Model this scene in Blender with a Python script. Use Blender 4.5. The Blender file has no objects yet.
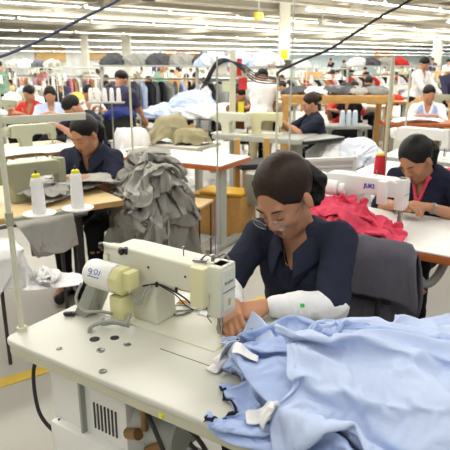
import bpy, bmesh, math, random
import numpy as np
from mathutils import Vector, Matrix, Euler
random.seed(7)
SC = bpy.context.scene
COL = SC.collection
R = math.radians
GRID = R(-33.25)          # the sewing lines run at this angle across the hall
ROW = R(42)               # light rows run at this angle (from +x)
rd = Vector((math.cos(ROW), math.sin(ROW), 0)); rn = Vector((-math.sin(ROW), math.cos(ROW), 0))

# ---------------------------------------------------------------- materials
def hx(h):
    c = [int(h[i:i+2], 16)/255 for i in (0, 2, 4)]
    return tuple(x/12.92 if x <= .04045 else ((x+.055)/1.055)**2.4 for x in c)
MATS = {}
def mat(name, col, rough=.5, metal=0, bump=0, bscale=60, var=.06, vscale=8, spec=.5, emit=None, estr=0, trans=0, sss=0, wave=None):
    if name in MATS: return MATS[name]
    m = bpy.data.materials.new(name); m.use_nodes = True
    nt = m.node_tree; b = nt.nodes['Principled BSDF']
    if isinstance(col, str): col = hx(col)
    b.inputs['Roughness'].default_value = rough
    b.inputs['Metallic'].default_value = metal
    b.inputs['Specular IOR Level'].default_value = spec
    if trans: b.inputs['Transmission Weight'].default_value = trans
    if sss:
        b.inputs['Subsurface Weight'].default_value = sss
        b.inputs['Subsurface Radius'].default_value = (.02, .008, .004)
        b.inputs['Subsurface Scale'].default_value = .5
    tc = nt.nodes.new('ShaderNodeTexCoord')
    n = nt.nodes.new('ShaderNodeTexNoise'); n.inputs['Scale'].default_value = vscale; n.inputs['Detail'].default_value = 4
    nt.links.new(tc.outputs['Object'], n.inputs['Vector'])
    mx = nt.nodes.new('ShaderNodeMix'); mx.data_type = 'RGBA'
    mx.inputs['A'].default_value = tuple(min(1, c*(1-var*2)) for c in col)+(1,)
    mx.inputs['B'].default_value = tuple(min(1, c*(1+var*2)) for c in col)+(1,)
    nt.links.new(n.outputs['Fac'], mx.inputs['Factor'])
    nt.links.new(mx.outputs['Result'], b.inputs['Base Color'])
    if bump:
        n2 = nt.nodes.new('ShaderNodeTexNoise'); n2.inputs['Scale'].default_value = bscale; n2.inputs['Detail'].default_value = 5
        nt.links.new(tc.outputs['Object'], n2.inputs['Vector'])
        bp = nt.nodes.new('ShaderNodeBump'); bp.inputs['Strength'].default_value = bump; bp.inputs['Distance'].default_value = .01
        nt.links.new(n2.outputs['Fac'], bp.inputs['Height']); nt.links.new(bp.outputs['Normal'], b.inputs['Normal'])
    if emit:
        if isinstance(emit, str): emit = hx(emit)
        b.inputs['Emission Color'].default_value = tuple(emit)+(1,)
        b.inputs['Emission Strength'].default_value = estr
    MATS[name] = m
    return m
def fabric(name, col, rough=.9, bump=.25, bscale=35, var=.07):
    return mat(name, col, rough=rough, bump=bump, bscale=bscale, var=var, vscale=14, spec=.2)

# ---------------------------------------------------------------- objects
def link(o, parent=None):
    COL.objects.link(o)
    if parent is not None: o.parent = parent
    return o
def thing(name, label, cat, loc=(0, 0, 0), rz=0, group=None, parent=None):
    o = bpy.data.objects.new(name, None); o.empty_display_size = .05
    link(o, parent); o.location = loc; o.rotation_euler = (0, 0, rz)
    return tag(o, label, cat, group)
def tag(o, label=None, cat=None, group=None, kind=None):
    if label: o['label'] = label
    if cat: o['category'] = cat
    if group: o['group'] = group
    if kind: o['kind'] = kind
    return o
def dup(root, loc=None, rz=None, label=None, group=None, mats=None):
    """a copy of a thing with copies of its parts and sub-parts; mats = {part name: material}"""
    r = root.copy(); COL.objects.link(r)
    if loc is not None: r.location = loc
    if rz is not None: r.rotation_euler = (0, 0, rz)
    if label: r['label'] = label
    if group: r['group'] = group
    def rec(src, dst):
        for ch in list(KIDS.get(src.name, [])):
            c = ch.copy(); COL.objects.link(c); c.parent = dst
            c.matrix_parent_inverse = ch.matrix_parent_inverse.copy()
            base = ch.name.split('.')[0]
            KIDS.setdefault(dst.name, []).append(c)
            if mats and base in mats and c.type == 'MESH':
                c.material_slots[0].link = 'OBJECT'; c.material_slots[0].material = mats[base]
            rec(ch, c)
    rec(root, r)
    if mats and '' in mats and r.type == 'MESH':
        r.material_slots[0].link = 'OBJECT'; r.material_slots[0].material = mats['']
    return r
KIDS = {}
def mesh_obj(name, verts, faces, m, parent=None, smooth=False, uv=None):
    me = bpy.data.meshes.new(name); me.from_pydata([tuple(v) for v in verts], [], [tuple(int(i) for i in f) for f in faces]); me.update()
    if smooth: me.polygons.foreach_set('use_smooth', [True]*len(me.polygons))
    me.materials.append(m)
    o = bpy.data.objects.new(name, me); link(o, parent)
    if parent is not None: KIDS.setdefault(parent.name, []).append(o)
    return o

class MB:
    """collects shapes and links them as one mesh object"""
    def __init__(s): s.v = []; s.f = []; s.sm = []
    def add(s, vs, fs, smooth=False):
        n = len(s.v); s.v += [Vector(v) for v in vs]
        for f in fs: s.f.append([i+n for i in f]); s.sm.append(smooth)
    def bm(s, b, M=None, smooth=False):
        b.verts.ensure_lookup_table(); b.verts.index_update()
        s.add([(M @ v.co if M else v.co.copy()) for v in b.verts], [[v.index for v in f.verts] for f in b.faces], smooth); b.free(); return s
    def box(s, c, d, rz=0, bev=0, rot=None, seg=2):
        b = bmesh.new(); bmesh.ops.create_cube(b, size=1)
        for v in b.verts: v.co = Vector((v.co.x*d[0], v.co.y*d[1], v.co.z*d[2]))
        if bev: bmesh.ops.bevel(b, geom=b.edges[:], offset=bev, segments=seg, affect='EDGES', profile=.6)
        M = Matrix.Translation(c) @ (rot.to_matrix().to_4x4() if rot else Matrix.Rotation(rz, 4, 'Z'))
        return s.bm(b, M, bool(bev) and seg > 1)
    def cyl(s, a, b_, r, r2=None, n=16, cap=True, bev=0):
        a = Vector(a); b_ = Vector(b_); d = b_-a; L = d.length
        if r2 is None: r2 = r
        q = d.to_track_quat('Z', 'Y').to_matrix().to_4x4(); M = Matrix.Translation(a) @ q
        prof = [(r, 0), (r2, L)] if not bev else [(r-bev, 0), (r, bev), (r2, L-bev), (r2-bev, L)]
        vs = []; fs = []
        for (rr, z) in prof:
            for i in range(n): t = 2*math.pi*i/n; vs.append(M @ Vector((rr*math.cos(t), rr*math.sin(t), z)))
        for k in range(len(prof)-1):
            for i in range(n): j = (i+1) % n; fs.append([k*n+i, k*n+j, (k+1)*n+j, (k+1)*n+i])
        s.add(vs, fs, True)
        if cap:
            s.add(vs[:n], [list(range(n))[::-1]]); s.add(vs[-n:], [list(range(n))])
        return s
    def lathe(s, prof, c=(0, 0, 0), n=20, M=None):
        vs = []; fs = []
        M0 = Matrix.Translation(c) @ (M if M else Matrix.Identity(4))
        for (rr, z) in prof:
            for i in range(n): t = 2*math.pi*i/n; vs.append(M0 @ Vector((rr*math.cos(t), rr*math.sin(t), z)))
        for k in range(len(prof)-1):
            for i in range(n): j = (i+1) % n; fs.append([k*n+i, k*n+j, (k+1)*n+j, (k+1)*n+i])
        s.add(vs, fs, True); return s
    def tube(s, pts, r, n=8, closed=False, cap=True):
        P = [Vector(p) for p in pts]; m = len(P); vs = []; fs = []; up = None
        rr = r if isinstance(r, (list, tuple)) else [r]*m
        for i, p in enumerate(P):
            t = (P[(i+1) % m]-P[i-1]) if closed else (P[min(i+1, m-1)]-P[max(i-1, 0)])
            if t.length < 1e-9: t = Vector((0, 0, 1))
            t.normalize()
            if up is None: up = t.orthogonal().normalized()
            up = (up-t*up.dot(t)).normalized(); w = t.cross(up)
            for k in range(n): a = 2*math.pi*k/n; vs.append(p+rr[i]*(up*math.cos(a)+w*math.sin(a)))
        for i in range(m if closed else m-1):
            for k in range(n): j = (k+1) % n; i2 = (i+1) % m; fs.append([i*n+k, i*n+j, i2*n+j, i2*n+k])
        s.add(vs, fs, True)
        if cap and not closed: s.add(vs[:n], [list(range(n))[::-1]]); s.add(vs[-n:], [list(range(n))])
        return s
    def prism(s, poly, d, M=None, bev=0, seg=2):
        """poly in XY, extruded along +Z by d"""
        b = bmesh.new(); vs = [b.verts.new((x, y, 0)) for x, y in poly]; f = b.faces.new(vs)
        r = bmesh.ops.extrude_face_region(b, geom=[f])
        for e in r['geom']:
            if isinstance(e, bmesh.types.BMVert): e.co.z += d
        bmesh.ops.recalc_face_normals(b, faces=b.faces[:])
        if bev: bmesh.ops.bevel(b, geom=b.edges[:], offset=bev, segments=seg, affect='EDGES', profile=.6)
        return s.bm(b, M, bool(bev))
    def build(s, name, m, parent=None):
        me = bpy.data.meshes.new(name); me.from_pydata([tuple(v) for v in s.v], [], s.f); me.update()
        me.polygons.foreach_set('use_smooth', s.sm); me.materials.append(m)
        try: me.set_sharp_from_angle(angle=R(40))
        except Exception: pass
        o = bpy.data.objects.new(name, me); link(o, parent)
        if parent is not None: KIDS.setdefault(parent.name, []).append(o)
        return o
def spline(pts, n=8):
    P = [Vector(p) for p in pts]; out = []
    for i in range(len(P)-1):
        p0 = P[max(i-1, 0)]; p1 = P[i]; p2 = P[i+1]; p3 = P[min(i+2, len(P)-1)]
        for k in range(n):
            t = k/n; out.append(.5*((2*p1)+(-p0+p2)*t+(2*p0-5*p1+4*p2-p3)*t*t+(-p0+3*p1-3*p2+p3)*t*t*t))
    out.append(P[-1]); return out
def text_obj(name, body, size, m, parent, loc, rot, bold=0, shear=0):
    cu = bpy.data.curves.new(name, 'FONT'); cu.body = body; cu.size = size; cu.extrude = .0004; cu.offset = bold; cu.shear = shear
    cu.align_x = 'CENTER'; cu.align_y = 'CENTER'; cu.materials.append(m)
    tmp = bpy.data.objects.new(name, cu); COL.objects.link(tmp); bpy.context.view_layer.update()
    me = bpy.data.meshes.new_from_object(tmp.evaluated_get(bpy.context.evaluated_depsgraph_get()))
    bpy.data.objects.remove(tmp); me.materials.clear(); me.materials.append(m)
    o = bpy.data.objects.new(name, me); link(o, parent); o.location = loc; o.rotation_euler = rot
    if parent is not None: KIDS.setdefault(parent.name, []).append(o)
    return o

# ---------------------------------------------------------------- distance-field bodies
HS = 1.0
class SDF:
    def __init__(s, res): s.p = []; s.res = res
    def cap(s, a, b, r1, r2=None, k=.02, op='u', sc=None):
        s.p.append(('c', np.array(a, float), np.array(b, float), r1, r1 if r2 is None else r2, k, op)); return s
    def sph(s, a, r, k=.02, op='u'): return s.cap(a, a, r, r, k, op)
    def ell(s, c, rad, k=.02, op='u', M=None):
        if M is not None: rad = [r*HS for r in rad]
        s.p.append(('e', np.array(c, float), np.array(rad, float), np.eye(3) if M is None else np.array(M, float), 0, k, op)); return s
    def box(s, c, h, rd=.005, k=.005, op='u', M=None):
        s.p.append(('b', np.array(c, float), np.array(h, float), np.eye(3) if M is None else np.array(M, float), rd, k, op)); return s
    def bb(s, q):
        if q[0] == 'c':
            r = max(q[3], q[4]); return np.minimum(q[1], q[2])-r, np.maximum(q[1], q[2])+r
        if q[0] == 'e': r = q[2].max()
        else: r = np.linalg.norm(q[2])+q[4]
        return q[1]-r, q[1]+r
    def build(s, noise=None, namp=0, clip=None):
        lo = np.min([s.bb(q)[0] for q in s.p if q[6] == 'u'], axis=0)-.03-s.res*2
        hi = np.max([s.bb(q)[1] for q in s.p if q[6] == 'u'], axis=0)+.03+s.res*2
        n = np.ceil((hi-lo)/s.res).astype(int)+1
        ax = [lo[i]+s.res*np.arange(n[i]) for i in range(3)]
        D = np.full(n, 1.0, np.float32)
        done = not namp
        for q in s.p:
            if q[6] == 's' and not done:
                X, Y, Z = np.meshgrid(*ax, indexing='ij', sparse=True); D += (namp*noise(X, Y, Z)).astype(np.float32); done = True
            a, b = s.bb(q); pad = q[5]*1.5+.02+s.res*2
            i0 = np.maximum(((a-pad-lo)/s.res).astype(int), 0); i1 = np.minimum(((b+pad-lo)/s.res).astype(int)+2, n)
            if np.any(i1 <= i0): continue
            sl = tuple(slice(i0[i], i1[i]) for i in range(3))
            X = ax[0][sl[0]][:, None, None]; Y = ax[1][sl[1]][None, :, None]; Z = ax[2][sl[2]][None, None, :]
            if q[0] == 'c':
                d = q[2]-q[1]; L2 = float(d@d)
                if L2 > 1e-12:
                    t = np.clip(((X-q[1][0])*d[0]+(Y-q[1][1])*d[1]+(Z-q[1][2])*d[2])/L2, 0, 1)
                else: t = 0.
                dd = np.sqrt((X-q[1][0]-t*d[0])**2+(Y-q[1][1]-t*d[1])**2+(Z-q[1][2]-t*d[2])**2)-(q[3]+t*(q[4]-q[3]))
            else:
                M = q[3]; P = [(X-q[1][0])*M[0, i]+(Y-q[1][1])*M[1, i]+(Z-q[1][2])*M[2, i] for i in range(3)]
                if q[0] == 'e':
                    k0 = np.sqrt((P[0]/q[2][0])**2+(P[1]/q[2][1])**2+(P[2]/q[2][2])**2)
                    k1 = np.sqrt((P[0]/q[2][0]**2)**2+(P[1]/q[2][1]**2)**2+(P[2]/q[2][2]**2)**2)
                    dd = k0*(k0-1)/np.maximum(k1, 1e-6)
                else:
                    Q = [np.abs(P[i])-(q[2][i]-q[4]) for i in range(3)]
                    dd = np.sqrt(sum(np.maximum(x, 0)**2 for x in Q))+np.minimum(np.maximum(np.maximum(Q[0], Q[1]), Q[2]), 0)-q[4]
            dd = dd.astype(np.float32); A = D[sl]; k = max(q[5], 1e-4)
            if q[6] == 'u':
                h = np.maximum(k-np.abs(A-dd), 0)/k; D[sl] = np.minimum(A, dd)-h*h*k*.25
            else:
                dd = -dd; h = np.maximum(k-np.abs(A-dd), 0)/k; D[sl] = np.maximum(A, dd)+h*h*k*.25
        if not done:
            X, Y, Z = np.meshgrid(*ax, indexing='ij', sparse=True)
            D += (namp*noise(X, Y, Z)).astype(np.float32)
        if clip is not None:
            X, Y, Z = np.meshgrid(*ax, indexing='ij', sparse=True)
            D = np.maximum(D, clip(X, Y, Z).astype(np.float32))
        return nets(D, lo, s.res)
def nets(D, lo, res):
    I = D < 0
    c = I[:-1, :-1, :-1].astype(np.int8)
    offs = [(a, b, d) for a in (0, 1) for b in (0, 1) for d in (0, 1)]
    n = D.shape
    def sub(A, o): return A[o[0]:n[0]-1+o[0], o[1]:n[1]-1+o[1], o[2]:n[2]-1+o[2]]
    cnt = sum(sub(I, o).astype(np.int8) for o in offs)
    act = (cnt > 0) & (cnt < 8)
    idx = np.argwhere(act); vid = np.full(act.shape, -1, np.int64); vid[act] = np.arange(len(idx))
    acc = np.zeros((len(idx), 3)); w = np.zeros(len(idx))
    for a in range(8):
        for b in range(a+1, 8):
            oa, ob = np.array(offs[a]), np.array(offs[b])
            if np.abs(oa-ob).sum() != 1: continue
            da = D[tuple((idx+oa).T)]; db = D[tuple((idx+ob).T)]
            s = (da < 0) != (db < 0)
            t = np.where(s, da/np.where(np.abs(da-db) < 1e-12, 1e-12, da-db), 0)[:, None]
            acc += np.where(s[:, None], oa+t*(ob-oa), 0); w += s
    V = lo+res*(idx+acc/np.maximum(w, 1)[:, None])
    F = []
    for axn in range(3):
        o = [0, 0, 0]; o[axn] = 1
        A = I[tuple(slice(0, n[i]-o[i]) for i in range(3))]; B = I[tuple(slice(o[i], n[i]) for i in range(3))]
        e = np.argwhere(A != B)
        u, v = (axn+1) % 3, (axn+2) % 3
        ok = (e[:, u] > 0) & (e[:, v] > 0) & (e[:, u] < n[u]-1) & (e[:, v] < n[v]-1); e = e[ok]
        if not len(e): continue
        du = np.zeros(3, int); du[u] = 1; dv = np.zeros(3, int); dv[v] = 1
        q = np.stack([vid[tuple((e-du-dv).T)], vid[tuple((e-dv).T)], vid[tuple(e.T)], vid[tuple((e-du).T)]], 1)
        ins = I[tuple(e.T)]
        q[~ins] = q[~ins][:, ::-1]
        F.append(q)
    F = np.concatenate(F); F = F[(F >= 0).all(1)]
    return V, F
def sdf_obj(name, sdf, m, parent=None, **k):
    V, F = sdf.build(**k)
    me = bpy.data.meshes.new(name)
    me.vertices.add(len(V)); me.vertices.foreach_set('co', V.astype(np.float32).ravel())
    me.loops.add(len(F)*4); me.loops.foreach_set('vertex_index', F.astype(np.int32).ravel())
    me.polygons.add(len(F)); me.polygons.foreach_set('loop_start', np.arange(0, len(F)*4, 4, dtype=np.int32))
    try: me.polygons.foreach_set('loop_total', np.full(len(F), 4, np.int32))
    except Exception: pass
    me.update(calc_edges=True); me.validate()
    me.polygons.foreach_set('use_smooth', [True]*len(me.polygons)); me.materials.append(m)
    o = bpy.data.objects.new(name, me); link(o, parent)
    if parent is not None: KIDS.setdefault(parent.name, []).append(o)
    return o

# ---------------------------------------------------------------- cloth
def ridges(x, y, seed=0, f=1., sharp=1.6, ang=0., aniso=1.):
    rs = np.random.RandomState(seed); ca, sa = math.cos(ang), math.sin(ang)
    X = (x*ca+y*sa)*f/aniso; Y = (-x*sa+y*ca)*f; out = 0*x
    X = X+.35*np.sin(1.7*Y+rs.rand()*9)+.2*np.sin(3.1*Y+X*1.3+rs.rand()*9)
    Y = Y+.35*np.sin(1.9*X+rs.rand()*9)+.2*np.sin(3.7*X-Y+rs.rand()*9)
    a = 1.; tot = 0
    for k in range(4):
        t = rs.rand()*math.pi; t = (t-math.pi/2)*.8 if aniso > 1 else t
        s = 1.9**(k*.8); ph = rs.rand()*9
        w = np.sin((X*math.sin(t)+Y*math.cos(t))*s*2.6+ph+.8*np.sin(X*s*.7+ph*2))
        out = out+a*(1-np.abs(w))**sharp; tot += a; a *= .55
    return out/tot
def sheet(name, fn, nu, nv, m, parent=None, thick=.003, sub=0):
    """fn(a, b) arrays in [-1, 1] -> x, y, z ; a cloth with real thickness"""
    a, b = np.meshgrid(np.linspace(-1, 1, nu), np.linspace(-1, 1, nv), indexing='ij')
    x, y, z = fn(a, b); V = np.stack([x, y, z], -1)
    # normals for the inner face
    du = np.gradient(V, axis=0); dv = np.gradient(V, axis=1); N = np.cross(du, dv)
    N /= np.maximum(np.linalg.norm(N, axis=-1, keepdims=True), 1e-9)
    V2 = V-N*thick
    P = np.concatenate([V.reshape(-1, 3), V2.reshape(-1, 3)]); K = nu*nv
    i, j = np.meshgrid(np.arange(nu-1), np.arange(nv-1), indexing='ij'); i = i.ravel(); j = j.ravel()
    q = np.stack([i*nv+j, (i+1)*nv+j, (i+1)*nv+j+1, i*nv+j+1], 1)
    F = [q, q[:, ::-1]+K]
    for edge in ([k*nv for k in range(nu)], [k*nv+nv-1 for k in range(nu)][::-1], list(range(nv))[::-1], [(nu-1)*nv+k for k in range(nv)]):
        e = np.array(edge); F.append(np.stack([e[1:], e[:-1], e[:-1]+K, e[1:]+K], 1))
    F = np.concatenate(F)
    o = mesh_obj(name, P.tolist(), F.tolist(), m, parent, True)
    return o
def sm(x, a, b):
    t = np.clip((x-a)/(b-a), 0, 1); return t*t*(3-2*t)
# ---------------------------------------------------------------- cloth that is let fall and come to rest
SIMCOL = []
def collider(o, gap=.004):
    if o.name not in [c.name for c in SIMCOL]:
        o.modifiers.new('contact', 'COLLISION'); o.collision.thickness_outer = gap; o.collision.thickness_inner = .02; o.collision.cloth_friction = 14; o.collision.damping = .7; SIMCOL.append(o)
def tmp_box(c, d, M=None, rz=0):
    m = MB(); m.box(c, d, rz=rz); o = m.build('tmp_block', M_TABLE); o['tmp'] = 1
    if M is not None: o.matrix_world = M
    collider(o); return o
def end_sim():
    for o in list(SIMCOL):
        if 'tmp' in o.keys(): bpy.data.objects.remove(o); continue
        for m in list(o.modifiers):
            if m.type == 'COLLISION': o.modifiers.remove(m)
    SIMCOL.clear()
def fall(name, label, cat, fn, nu, nv, mtl, M=None, group=None, frames=45, shrink=-.15, mass=.25, bend=.5, gap=.004, thick=.0022, quality=4, keep=True):
    a, b = np.meshgrid(np.linspace(-1, 1, nu), np.linspace(-1, 1, nv), indexing='ij'); x, y, z = fn(a, b)
    V = np.stack([x+0*a, y+0*a, z+0*a], -1).reshape(-1, 3)
    i, j = np.meshgrid(np.arange(nu-1), np.arange(nv-1), indexing='ij'); i = i.ravel(); j = j.ravel()
    F = np.stack([i*nv+j, (i+1)*nv+j, (i+1)*nv+j+1, i*nv+j+1], 1)
    o = mesh_obj(name, V.tolist(), F.tolist(), mtl, None, True)
    if M is not None: o.matrix_world = M
    md = o.modifiers.new('cloth', 'CLOTH'); s = md.settings; s.quality = quality; s.mass = mass; s.tension_stiffness = 12; s.compression_stiffness = 12; s.shear_stiffness = 4; s.bending_stiffness = bend
    s.air_damping = 1.5; s.shrink_min = shrink; s.tension_damping = 8; s.compression_damping = 8
    c = md.collision_settings; c.distance_min = gap; c.collision_quality = 3; c.use_self_collision = True; c.self_distance_min = .003
    md.point_cache.frame_start = 1; md.point_cache.frame_end = frames+1
    for f in range(1, frames+1): SC.frame_set(f)
    ev = o.evaluated_get(bpy.context.evaluated_depsgraph_get()); co = np.empty(len(ev.data.vertices)*3, np.float32); ev.data.vertices.foreach_get('co', co)
    o.modifiers.remove(md)
    if np.isfinite(co).all() and abs(co).max() < 30: o.data.vertices.foreach_set('co', co)
    o.data.update(); SC.frame_set(1)
    if keep: collider(o)
    GRIDS[o.name] = (nu, nv)
    return tag(o, label, cat, group)
GRIDS = {}
def finish(o, thick=.0022, sub=1):
    if sub: m = o.modifiers.new('smooth', 'SUBSURF'); m.levels = sub; m.render_levels = sub
    m = o.modifiers.new('thickness', 'SOLIDIFY'); m.thickness = thick; m.offset = -1
def strip(o, name, r0, r1, c0, c1, mtl, lift=.002):
    """a narrow band sewn along the edge rows of a fallen cloth"""
    nu, nv = GRIDS[o.name]; me = o.data
    V = [v.co+v.normal*lift for v in me.vertices]; R_ = range(int(r0*(nu-1)), int(r1*(nu-1))+1); C_ = range(int(c0*(nv-1)), int(c1*(nv-1))+1)
    vs = [V[i*nv+j] for i in R_ for j in C_]; n = len(C_)
    fs = [[i*n+j, (i+1)*n+j, (i+1)*n+j+1, i*n+j+1] for i in range(len(R_)-1) for j in range(n-1)]
    k = mesh_obj(name, vs, fs, mtl, o, True); m = k.modifiers.new('thickness', 'SOLIDIFY'); m.thickness = .0022; m.offset = 0; return k
def adopt(child, parent):
    child.parent = parent; child.matrix_parent_inverse = Matrix.Identity(4); child.matrix_basis = Matrix.Identity(4)
    for k in ('category', 'group'):
        if k in child.keys(): del child[k]
# ---------------------------------------------------------------- people
def V3(*a): return Vector(a if len(a) == 3 else a[0])
def ik(S, W, l1, l2, pole):
    S = Vector(S); W = Vector(W); d = W-S; L = min(d.length, (l1+l2)*.995); dn = d.normalized()
    W = S+dn*L
    a = (l1*l1-l2*l2+L*L)/(2*L); h = math.sqrt(max(l1*l1-a*a, 0)); p = Vector(pole); p = (p-dn*p.dot(dn)).normalized()
    return S+dn*a+p*h, W
def head_frame(yaw, pitch, roll):
    f = Vector((math.sin(yaw)*math.cos(pitch), -math.cos(yaw)*math.cos(pitch), -math.sin(pitch)))
    x = f.cross(Vector((0, 0, 1))).normalized(); z = x.cross(f)
    q = Matrix.Rotation(roll, 3, f); x = q @ x; z = q @ z
    return Matrix((x, f, z)).transposed()        # columns: lateral, forward, up
FEM = dict(sh=.172, chest=(.15, .105), waist=(.135, .105), hip=.155, arm=(.27, .23), neck=.047, head=1.0)
def add_hand(s, W, d, n, side, curl=.5, spread=.0, sc=1., k=.006, thumb=.6):
    """W wrist, d towards the fingers, n back of the hand, side +1 / -1: where the thumb leaves"""
    W = Vector(W); d = Vector(d).normalized(); n = Vector(n); n = (n-d*n.dot(d)).normalized(); l = d.cross(n)*side
    lens = [(.040, .024, .018), (.044, .028, .019), (.041, .026, .018), (.032, .020, .016)]
    for i in range(4):
        off = (1.5-i)*.0195*sc
        K = W+d*(.084-.004*abs(i-1))*sc+l*off+n*.002
        s.cap(W+l*off*.55+d*.01, K, .0145*sc, .0105*sc, k=.012)
        p = K; ang = curl*.55+.05*i; dd = (d+l*(spread*(1.5-i))).normalized()
        for j, L in enumerate(lens[i]):
            q = p+(dd*math.cos(ang)-n*math.sin(ang))*L*sc
            s.cap(p, q, (.0092-.0007*j)*sc, (.0086-.0008*j)*sc, k=.004); p = q; ang += curl*.75
    T = W+d*.022*sc+l*.024*sc
    a = T+(d*.75+l*.55-n*.35*thumb)*.040*sc; b = a+(d*.95+l*.12-n*.45*thumb)*.032*sc; c = b+(d*.95-l*.15-n*.45*thumb)*.024*sc
    s.cap(T, a, .0155*sc, .012*sc, k=.012); s.cap(a, b, .0115*sc, .010*sc, k=.005); s.cap(b, c, .0098*sc, .008*sc, k=.004)
def person(name, label, loc, rz, skin, hairm, shirt, trousers, res=.012, standing=False, lean=.25, side=0., head=(0, .5, 0), headoff=(0, 0, 0),
           hl=(.12, -.42, .82), hr=(-.12, -.42, .82), hair='tail', sleeve='short', face=True, seat=.45, group=None, legs=True, shoes=None, collar=None,
           extra=None, hand_dir=None, curl=.6, shoulders=None, poles=None, parts=True, vest=None, hands=True, knee=.45, tuck=0, hs=1.0, tail=(0, 0)):
    global HS
    HS = hs
    B = FEM; hz = .93 if standing else seat+.085
    root = thing(name, label, 'person', loc, rz, group)
    P = Vector((0, 0, hz)); up = Vector((math.sin(side), -math.sin(lean), math.cos(lean))).normalized()
    fw = Vector((0, -math.cos(lean), -math.sin(lean))); wa = P+up*.17; ch = P+up*.32; nb = P+up*.455
    M = head_frame(*head); hc = nb+up*.075+Vector((0, -.03, .075))+Vector(headoff)
    T = lambda x, y, z: hc+M @ (Vector((x, y, z))*hs)
    Mn = [list(r) for r in M]
    if shoulders: SL, SR = Vector(shoulders[0]), Vector(shoulders[1])
    else: SL = nb+up*-.045+Vector((B['sh'], 0, 0)); SR = nb+up*-.045-Vector((B['sh'], 0, 0))
    pl = poles or ((.8, .5, -1), (-.8, .5, -1))
    EL, WL = ik(SL, hl, *B['arm'], pl[0]); ER, WR = ik(SR, hr, *B['arm'], pl[1])
    fine = res < .008
    s = SDF(res)
    # trunk (slimmer than the clothes over it)
    s.ell(P+up*.02, (.13, .1, .1)); s.cap(P, wa, .1, .1, k=.05); s.ell(ch, (.13, .09, .17), k=.05); s.cap(SL, SR, .045, k=.05)
    s.cap(nb-up*.03, T(0, -.025, -.06), B['neck']+.004, B['neck'], k=.03)
    s.cap(nb-up*.02, nb-up*.16+fw*.055, .05, .06, k=.05)
    # head
    s.ell(T(0, -.015, .035), (.075, .094, .084), M=Mn, k=.02); s.ell(T(0, .022, -.03), (.06, .066, .08), M=Mn, k=.03)
    s.ell(T(0, .032, -.075), (.044, .048, .034), M=Mn, k=.03)
    if face:
        kk = .012 if fine else .018
        s.sph(T(0, .066, -.094), .017, k=.02)
        for a in (-1, 1):
            s.sph(T(a*.036, .056, -.03), .024, k=.02); s.sph(T(a*.0315, .098, .002), .014, k=kk, op='s'); s.sph(T(a*.0305, .073, .0), .0135, k=.004)
            s.ell(T(a*.078, -.005, -.012), (.007, .017, .03), M=Mn, k=.008)
            s.sph(T(a*.011, .092, -.031), .0085, k=.006)
        s.cap(T(-.035, .075, .022), T(.035, .075, .022), .010, k=.014)
        s.cap(T(0, .084, .012), T(0, .1, -.026), .0065, .0115, k=.014)
        s.cap(T(-.016, .086, -.054), T(.016, .086, -.054), .0062, k=.006); s.cap(T(-.013, .086, -.064), T(.013, .086, -.064), .0068, k=.006)
    # arms and hands
    for S, E, W, sd in ((SL, EL, WL, 1), (SR, ER, WR, -1)):
        s.cap(S, E, .045, .036, k=.03); s.cap(E, E.lerp(W, .35), .035, .038, k=.02); s.cap(E.lerp(W, .3), W, .037, .024, k=.02)
        if hands:
            d, n = (hand_dir[0 if sd > 0 else 1] if hand_dir else ((W-E).normalized()+Vector((-.35*sd, 0, -.1)), Vector((.25*sd, 0, 1))))
            add_hand(s, W, d, n, -sd if Vector(n).z > -.2 else sd, curl=curl, k=.005 if fine else .01, sc=1.0 if fine else 1.1)
    # legs
    lg = []
    for sd in (1, -1):
        Hh = P+Vector((.085*sd, 0, -.02))
        if standing: K = Hh+Vector((.01*sd, -.03, -.42)); A = Vector((.1*sd, .03, .08))
        else: K = Vector((.12*sd, -knee, seat+.06)); A = Vector((.12*sd, -knee+.02+tuck, .09))
        lg.append((Hh, K, A))
        if legs:
            s.cap(Hh, K, .07, .05, k=.04); s.cap(K, K.lerp(A, .35), .05, .053, k=.02); s.cap(K.lerp(A, .3), A, .052, .035, k=.02)
            s.cap(A, A+Vector((.01*sd, -.14, -.045)), .035, .026, k=.02)
    body = sdf_obj('body', s, skin, root)
    if not parts: return root
    # shirt
    t = SDF(max(res, .006))
    t.ell(ch+fw*.005, (.178, .128, .2), k=.05); t.ell(wa+fw*.015, (.155, .132, .17), k=.06); t.ell(P+up*.03, (.172, .145, .13), k=.05)
    t.cap(nb+up*.012, SL, .05, .058, k=.05); t.cap(nb+up*.012, SR, .05, .058, k=.05); t.ell(ch+fw*.085+Vector((.065, 0, .0)), (.07, .05, .07), k=.05); t.ell(ch+fw*.085-Vector((.065, 0, .0)), (.07, .05, .07), k=.05)
    for S, E, W in ((SL, EL, WL), (SR, ER, WR)):
        if sleeve == 'long':
            t.cap(S, E, .066, .052, k=.03); t.cap(E, E.lerp(W, .93), .053, .036, k=.02)
        elif sleeve == 'elbow':
            t.cap(S, E.lerp(S, .06), .063, .062, k=.03)
        else: t.cap(S, S.lerp(E, .72), .068, .062, k=.03)
    tc = T(0, -.025, -.06)
    t.cap(nb-up*.005, nb+(tc-nb)*2.2, .052, .064, k=.01, op='s')
    t.cap(nb+fw*.06+up*.02, nb-up*(.13)+fw*.16, .05, .022, k=.008, op='s')
    def noise(X, Y, Z):
        return ridges(X*1.+Y*.6, Z+Y*.5, seed=len(label), f=5.5, sharp=2.2, ang=.5)-.35+.5*(ridges(X-Y, Z*1.5, seed=3, f=9, sharp=2, ang=-.6)-.4)
    sdf_obj('shirt', t, shirt, root, noise=noise, namp=-.011 if res < .01 else -.014)
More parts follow.
